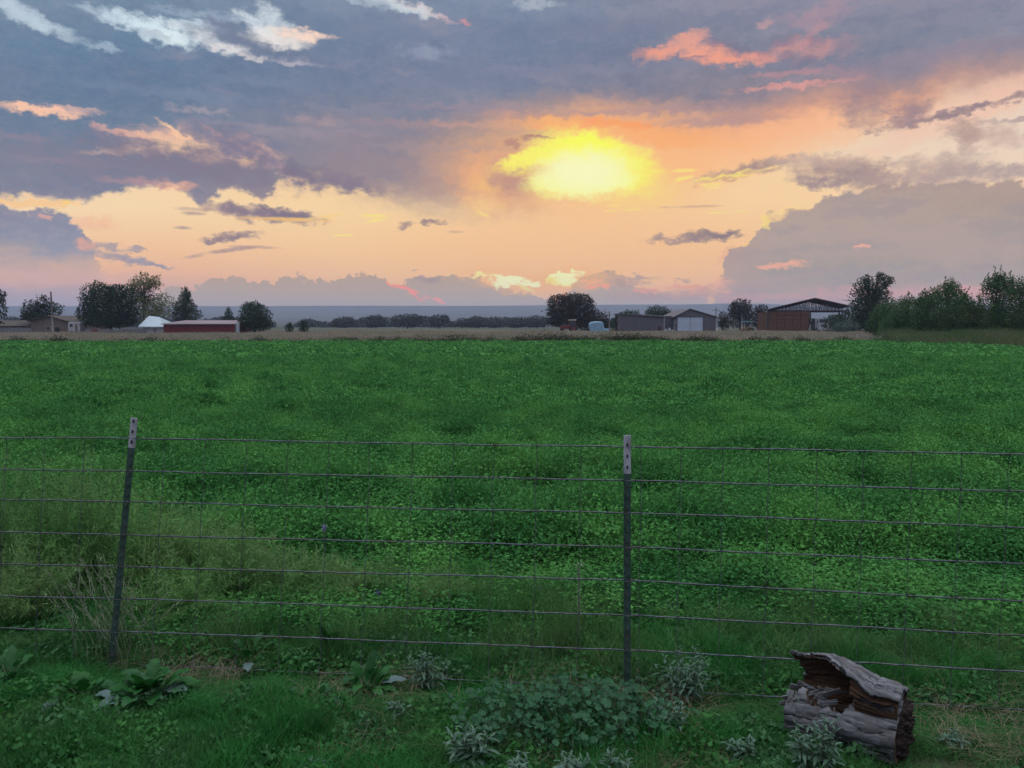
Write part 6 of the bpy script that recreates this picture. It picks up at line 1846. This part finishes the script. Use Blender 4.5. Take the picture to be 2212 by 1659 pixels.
# alfalfa flowers poking out behind the fence
m_flower = leafmat('purple_flower', (0.13, 0.07, 0.26), (0.22, 0.13, 0.38), trans=.2, rough=.6)
for i, (px, py, lab) in enumerate(((815, 1283, 'purple flower head behind the second wire from the seeding grass, leftmost one'), (947, 1283, 'purple flower head left of the middle, right of the leftmost one'), (1167, 1272, 'purple flower head nearest the dead stalk'),
                                   (1050, 1336, 'lowest purple flower head, on the third lowest wire'), (700, 1140, 'small violet flower head above the feathery weeds'))):
    Yf = 4.6
    c = at(px, py, Yf)
    o = root('alfalfa_flower', lab, 'flower', (c.x, Yf, 0), group='purple flowers behind the fence')
    MB().tube([(c.x + .02, Yf, 0), (c.x + .005, Yf, c.z * .6), c], [.002, .0016, .0012], 4).build('stem', m_stem, o)
    r = np.random.default_rng(i + 900)
    cen = np.array(c) + r.normal(size=(60, 3)) * np.array([.009, .009, .012])
    V, Fq = leaf_quads(cen, .011, aspect=.6, seed=i)
    mesh_np('petals', V, Fq, m_flower, o, attr=r.random(len(Fq)))

# ------------------------------------------------------------------ the hollow stump
def wood_mat(name, ca, cb, cc, bump=0.8, rough=0.8):
    m, N, L, B = new_mat(name)
    tcn = N.new('ShaderNodeUVMap'); tcn.uv_map = 'grain'
    mp = N.new('ShaderNodeMapping'); mp.inputs['Scale'].default_value = (3.0, 60, 1); L.new(tcn.outputs[0], mp.inputs[0])
    n1 = N.new('ShaderNodeTexNoise'); n1.inputs['Scale'].default_value = 1.0; n1.inputs['Detail'].default_value = 8; n1.inputs['Roughness'].default_value = .7; n1.inputs['Distortion'].default_value = .4
    L.new(mp.outputs[0], n1.inputs['Vector'])
    m2 = N.new('ShaderNodeMapping'); m2.inputs['Scale'].default_value = (6, 9, 1); L.new(tcn.outputs[0], m2.inputs[0])
    n2 = N.new('ShaderNodeTexNoise'); n2.inputs['Scale'].default_value = 1; n2.inputs['Detail'].default_value = 6; L.new(m2.outputs[0], n2.inputs['Vector'])

    def mr(x, a, b, d=1.0):
        q = N.new('ShaderNodeMapRange'); L.new(x, q.inputs[0]); q.inputs[1].default_value = a; q.inputs[2].default_value = b; q.inputs[4].default_value = d; return q.outputs[0]
    def mx(f, a, b):
        q = N.new('ShaderNodeMix'); q.data_type = 'RGBA'; L.new(f, q.inputs[0])
        for s, x in ((6, a), (7, b)):
            if isinstance(x, tuple): q.inputs[s].default_value = (*x, 1)
            else: L.new(x, q.inputs[s])
        return q.outputs[2]
    c = mx(mr(n1.outputs['Fac'], .38, .62), ca, cb)
    c = mx(mr(n2.outputs['Fac'], .5, .66, .8), c, cc)
    L.new(c, B.inputs['Base Color']); B.inputs['Roughness'].default_value = rough; B.inputs['Specular IOR Level'].default_value = .2
    bp = N.new('ShaderNodeBump'); bp.inputs['Strength'].default_value = bump; bp.inputs['Distance'].default_value = .006
    L.new(n1.outputs['Fac'], bp.inputs['Height']); L.new(bp.outputs[0], B.inputs['Normal'])
    return m


m_wgrey = wood_mat('weathered_wood', (0.03, 0.028, 0.03), (0.17, 0.165, 0.175), (0.085, 0.07, 0.068))
m_winner = wood_mat('rotten_inside', (0.022, 0.011, 0.007), (0.085, 0.04, 0.022), (0.05, 0.036, 0.024))
m_wend = wood_mat('charred_end', (0.008, 0.006, 0.006), (0.045, 0.026, 0.022), (0.02, 0.012, 0.01), bump=1.0)


def add_uv(o, uv):
    l = o.data.uv_layers.new(name='grain')
    idx = np.zeros(len(o.data.loops), dtype=np.int32); o.data.loops.foreach_get('vertex_index', idx)
    l.data.foreach_set('uv', np.asarray(uv, dtype=np.float32)[idx].ravel())


def grid_part(name, fn, nu, nv, mats, parent, thick=0.0, keep=None, wrapv=False):
    V = []; uv = []
    for i in range(nu + 1):
        for j in range(nv + 1):
            V.append(tuple(fn(i / nu, j / nv))); uv.append((i / nu, j / nv))
    Fq = []
    for i in range(nu):
        for j in range(nv):
            if keep is not None and not keep((i + .5) / nu, (j + .5) / nv): continue
            a = i * (nv + 1) + j
            Fq.append([a, a + 1, a + nv + 2, a + nv + 1])
    o = mesh_np(name, V, np.array(Fq), mats, parent, smooth=True)
    add_uv(o, uv)
    if thick:
        s = o.modifiers.new('thickness', 'SOLIDIFY'); s.thickness = thick; s.offset = -1; s.material_offset = 1; s.material_offset_rim = 0
        s.use_even_offset = False
    return o


YS = 3.09
SL = at(1716, 1582, YS + .12); SR = at(1950, 1560, YS - .13)      # axis ends
stump = root('stump', 'hollow weathered grey stump with a curled broken top and dark end', 'stump', (onground(1830, 1632).x, YS, 0))
AX = (SR - SL); AL = AX.length; ax_ = AX.normalized()
back = Vector((-ax_.y, ax_.x, 0)).normalized()       # away from the camera
upv = Vector((0, 0, 1))


def nz3(a, b, c, s=1.0): return mnoise.fractal(Vector((a * s, b * s, c * s)), .8, 2, 5)


def log_surface(u, v):
    """u along the axis from the left end, v round the trunk: 0 under, .25 front, .5 top, .75 back"""
    th = (v * 2 - 0.5) * math.pi
    R_ = 0.132 + 0.010 * math.sin(u * 4)
    cz = 0.112 + 0.012 * u
    f = -math.cos(th)   # towards back
    g = math.sin(th)
    x = SL + AX * u
    rf = R_ * (1.0 + .05 * math.sin(th * 3 + 1))
    up = g * rf * 1.02
    # grain relief
    rel = 0.014 * nz3(u * .8, v * 16, 3) + 0.018 * nz3(u * 1.6, v * 6, 8) + 0.006 * nz3(u * 2.5, v * 44, 1)
    p = Vector((x.x, x.y, 0)) - back * (-f) * (rf + rel) + upv * (cz + up + rel * g)
    return p


# v grows from under, past the front; front wall keeps v<~.40, jagged
def front_keep(u, v):
    lim = 0.405 + 0.035 * math.sin(u * 9 + 1) + 0.05 * nz3(u * 5, 0, 2) - 0.075 * (1 - u)
    if u > .62: lim += (u - .62) * .35
    return v < lim


def fsurf(u, v):
    p = log_surface(u, v)
    return p


# flip so front is towards the camera: f = -cos(th): at v=.25 th=0 -> f=-1 (towards viewer)
grid_part('front_wall', fsurf, 90, 130, [m_winner, m_wgrey], stump, thick=0.022, keep=lambda u, v: front_keep(u, v) and v < .5)


HU = [0, .12, .35, .5, .66, .82, 1.0]
HZ = [at(1750 + 240 * u_, py_, (SL.y + (SR.y - SL.y) * u_) + off_).z * 1.06 for u_, py_, off_ in zip(HU, [1418, 1418, 1422, 1432, 1448, 1466, 1492], [.06, .05, .02, 0, -.03, -.04, -.04])]


def back_surface(u, v):
    """back wall rising to the curled, pointed lip at the upper left"""
    # v: 0 bottom back ... 1 lip edge
    x = SL + AX * u
    lipx = u
    # profile in the plane across the axis
    hl = float(np.interp(u, HU, HZ))
    hl += .010 * nz3(u * 7, 2, 2)
    th = v
    bx_ = 0.125 * math.sin(min(1, th * 1.25) * math.pi * .55) - 0.035
    z = hl * (1 - (1 - th) ** 1.35)
    fwd = 0.0
    if th > .5:
        t = (th - .5) / .5
        curl = np.interp(u, [0, .35, .6, .8, 1], [.05, .11, .20, .235, .21])
        fwd = curl * t ** 1.25
        z -= np.interp(u, [0, .35, .6, .8, 1], [.0, .01, .055, .075, .06]) * t ** 2.6
    rel = 0.012 * nz3(u * .8, v * 14, 13) + 0.012 * nz3(u * 1.8, v * 5, 18) + 0.005 * nz3(u * 2.5, v * 40, 5)
    slide = -0.035 * max(0, v - .35) * (1 - u) * 1.6       # the lip sweeps out to the left
    return Vector((x.x + slide, x.y, 0)) + back * (bx_ - fwd + rel) + upv * (z + .012 + rel)


def back_keep(u, v):
    lim = 1.0
    if u < .5: lim = 0.985 - 0.02 * abs(nz3(u * 9, 3, 3)) * 4
    left = 0.10 * (1 - v) ** .8 * (1 + .8 * nz3(v * 6, 1, 1)) if v < .75 else 0.0
    return v < lim and u > left - (0.02 if v > .75 else 0)


grid_part('curled_back_wall', back_surface, 90, 120, [m_wgrey, m_winner], stump, thick=-0.016, keep=back_keep)

# shell over the right half: closes the trunk from the front wall up to the curl
def shoulder(u, v):
    """right-hand roof of the trunk, between the curl's edge and the front wall"""
    uu = .60 + .40 * u
    a = back_surface(uu, 0.96)
    b = log_surface(uu, .33)
    m = a.lerp(b, v)
    bulge = math.sin(v * math.pi) * .022
    rel = 0.010 * nz3(uu * 1.2, v * 10, 23) + .004 * nz3(uu * 3, v * 24, 5)
    return m - back * (bulge + rel) + upv * (bulge * .4 + rel * .5)


grid_part('broken_shoulder', shoulder, 44, 36, [m_winner, m_wgrey], stump, thick=0.014,
          keep=lambda u, v: (v < .34 + .10 * nz3(u * 4, 3, 9) + .12 * (1 - u)) or (v > .60 + .14 * nz3(u * 5, 8, 9) and u > .1) or u > .93)

# inner floor of rotten wood
def floor_(u, v):
    x = SL + AX * (u * .98 + .01)
    w_ = -0.105 + .20 * v
    z = 0.115 + .05 * (2 * v - 1) ** 2 + .04 * nz3(u * 4, v * 3, 31) + .012 * nz3(u * 4, v * 16, 2) + .03 * u
    return Vector((x.x, x.y, 0)) + back * w_ + upv * z


grid_part('rotten_core', floor_, 60, 50, [m_winner], stump)

# charred broken end, a rough face a little proud of the trunk
def end_face(u, v):
    """u radius 0..1, v round"""
    th = v * 2 * math.pi
    c = SR + Vector((0, 0, 0))
    lean = .012
    rz_ = 0.128; rb = 0.118
    R_ = u
    z = 0.122 + math.sin(th) * rz_ * R_ * (1.0 + .06 * nz3(math.cos(th) * 2, math.sin(th) * 2, 4))
    bb_ = math.cos(th) * rb * R_ * (1.0 + .08 * nz3(math.cos(th) * 2, math.sin(th) * 2, 14))
    out = 0.030 * (1 - R_ ** 3) + .028 * nz3(math.cos(th) * R_ * 4, math.sin(th) * R_ * 4, 3) + .010 * nz3(math.cos(th) * R_ * 14, math.sin(th) * R_ * 14, 6)
    if R_ > .93: out -= .03 * (R_ - .93) / .07
    return Vector((c.x, c.y, 0)) + ax_ * (out - .004) + back * bb_ + upv * max(0.0, z)


grid_part('charred_end', end_face, 34, 96, [m_wend], stump)
# knot stub at the upper right and loose flakes of bark on the left shoulder
kb = MB()
kp = SR + Vector((.03, .05, 0)); kp.z = 0.20
kb.tube([kp + Vector((-.06, .03, -.02)), kp + Vector((-.01, 0, 0)), kp + Vector((.022, -.012, -.004))], [.026, .018, .006], 7)
kn_ = kb.build('knot', m_wgrey, stump, smooth=True); add_uv(kn_, [(v.co.x * 4, v.co.z * 3) for v in kn_.data.vertices])
fk = MB(); rs = random.Random(2)
for i in range(46):
    u = rs.uniform(.0, .42); c = log_surface(u, rs.uniform(.22, .42)) - back * .006
    M_ = Matrix.Translation(c) @ Matrix.Rotation(rs.uniform(-.5, .5), 4, 'Y') @ Matrix.Rotation(rs.uniform(-.3, .3), 4, 'Z') @ Matrix.Rotation(rs.uniform(-.5, .3), 4, 'X')
    w_ = rs.uniform(.012, .045); h_ = rs.uniform(.004, .014)
    fk.box(-w_, w_, -.003, .003, -h_, h_, M=M_)
fo = fk.build('bark_flakes', m_wgrey, stump, bevel=.002); fo['kind'] = 'stuff'
add_uv(fo, [(v.co.x * 4, v.co.z * 9) for v in fo.data.vertices])
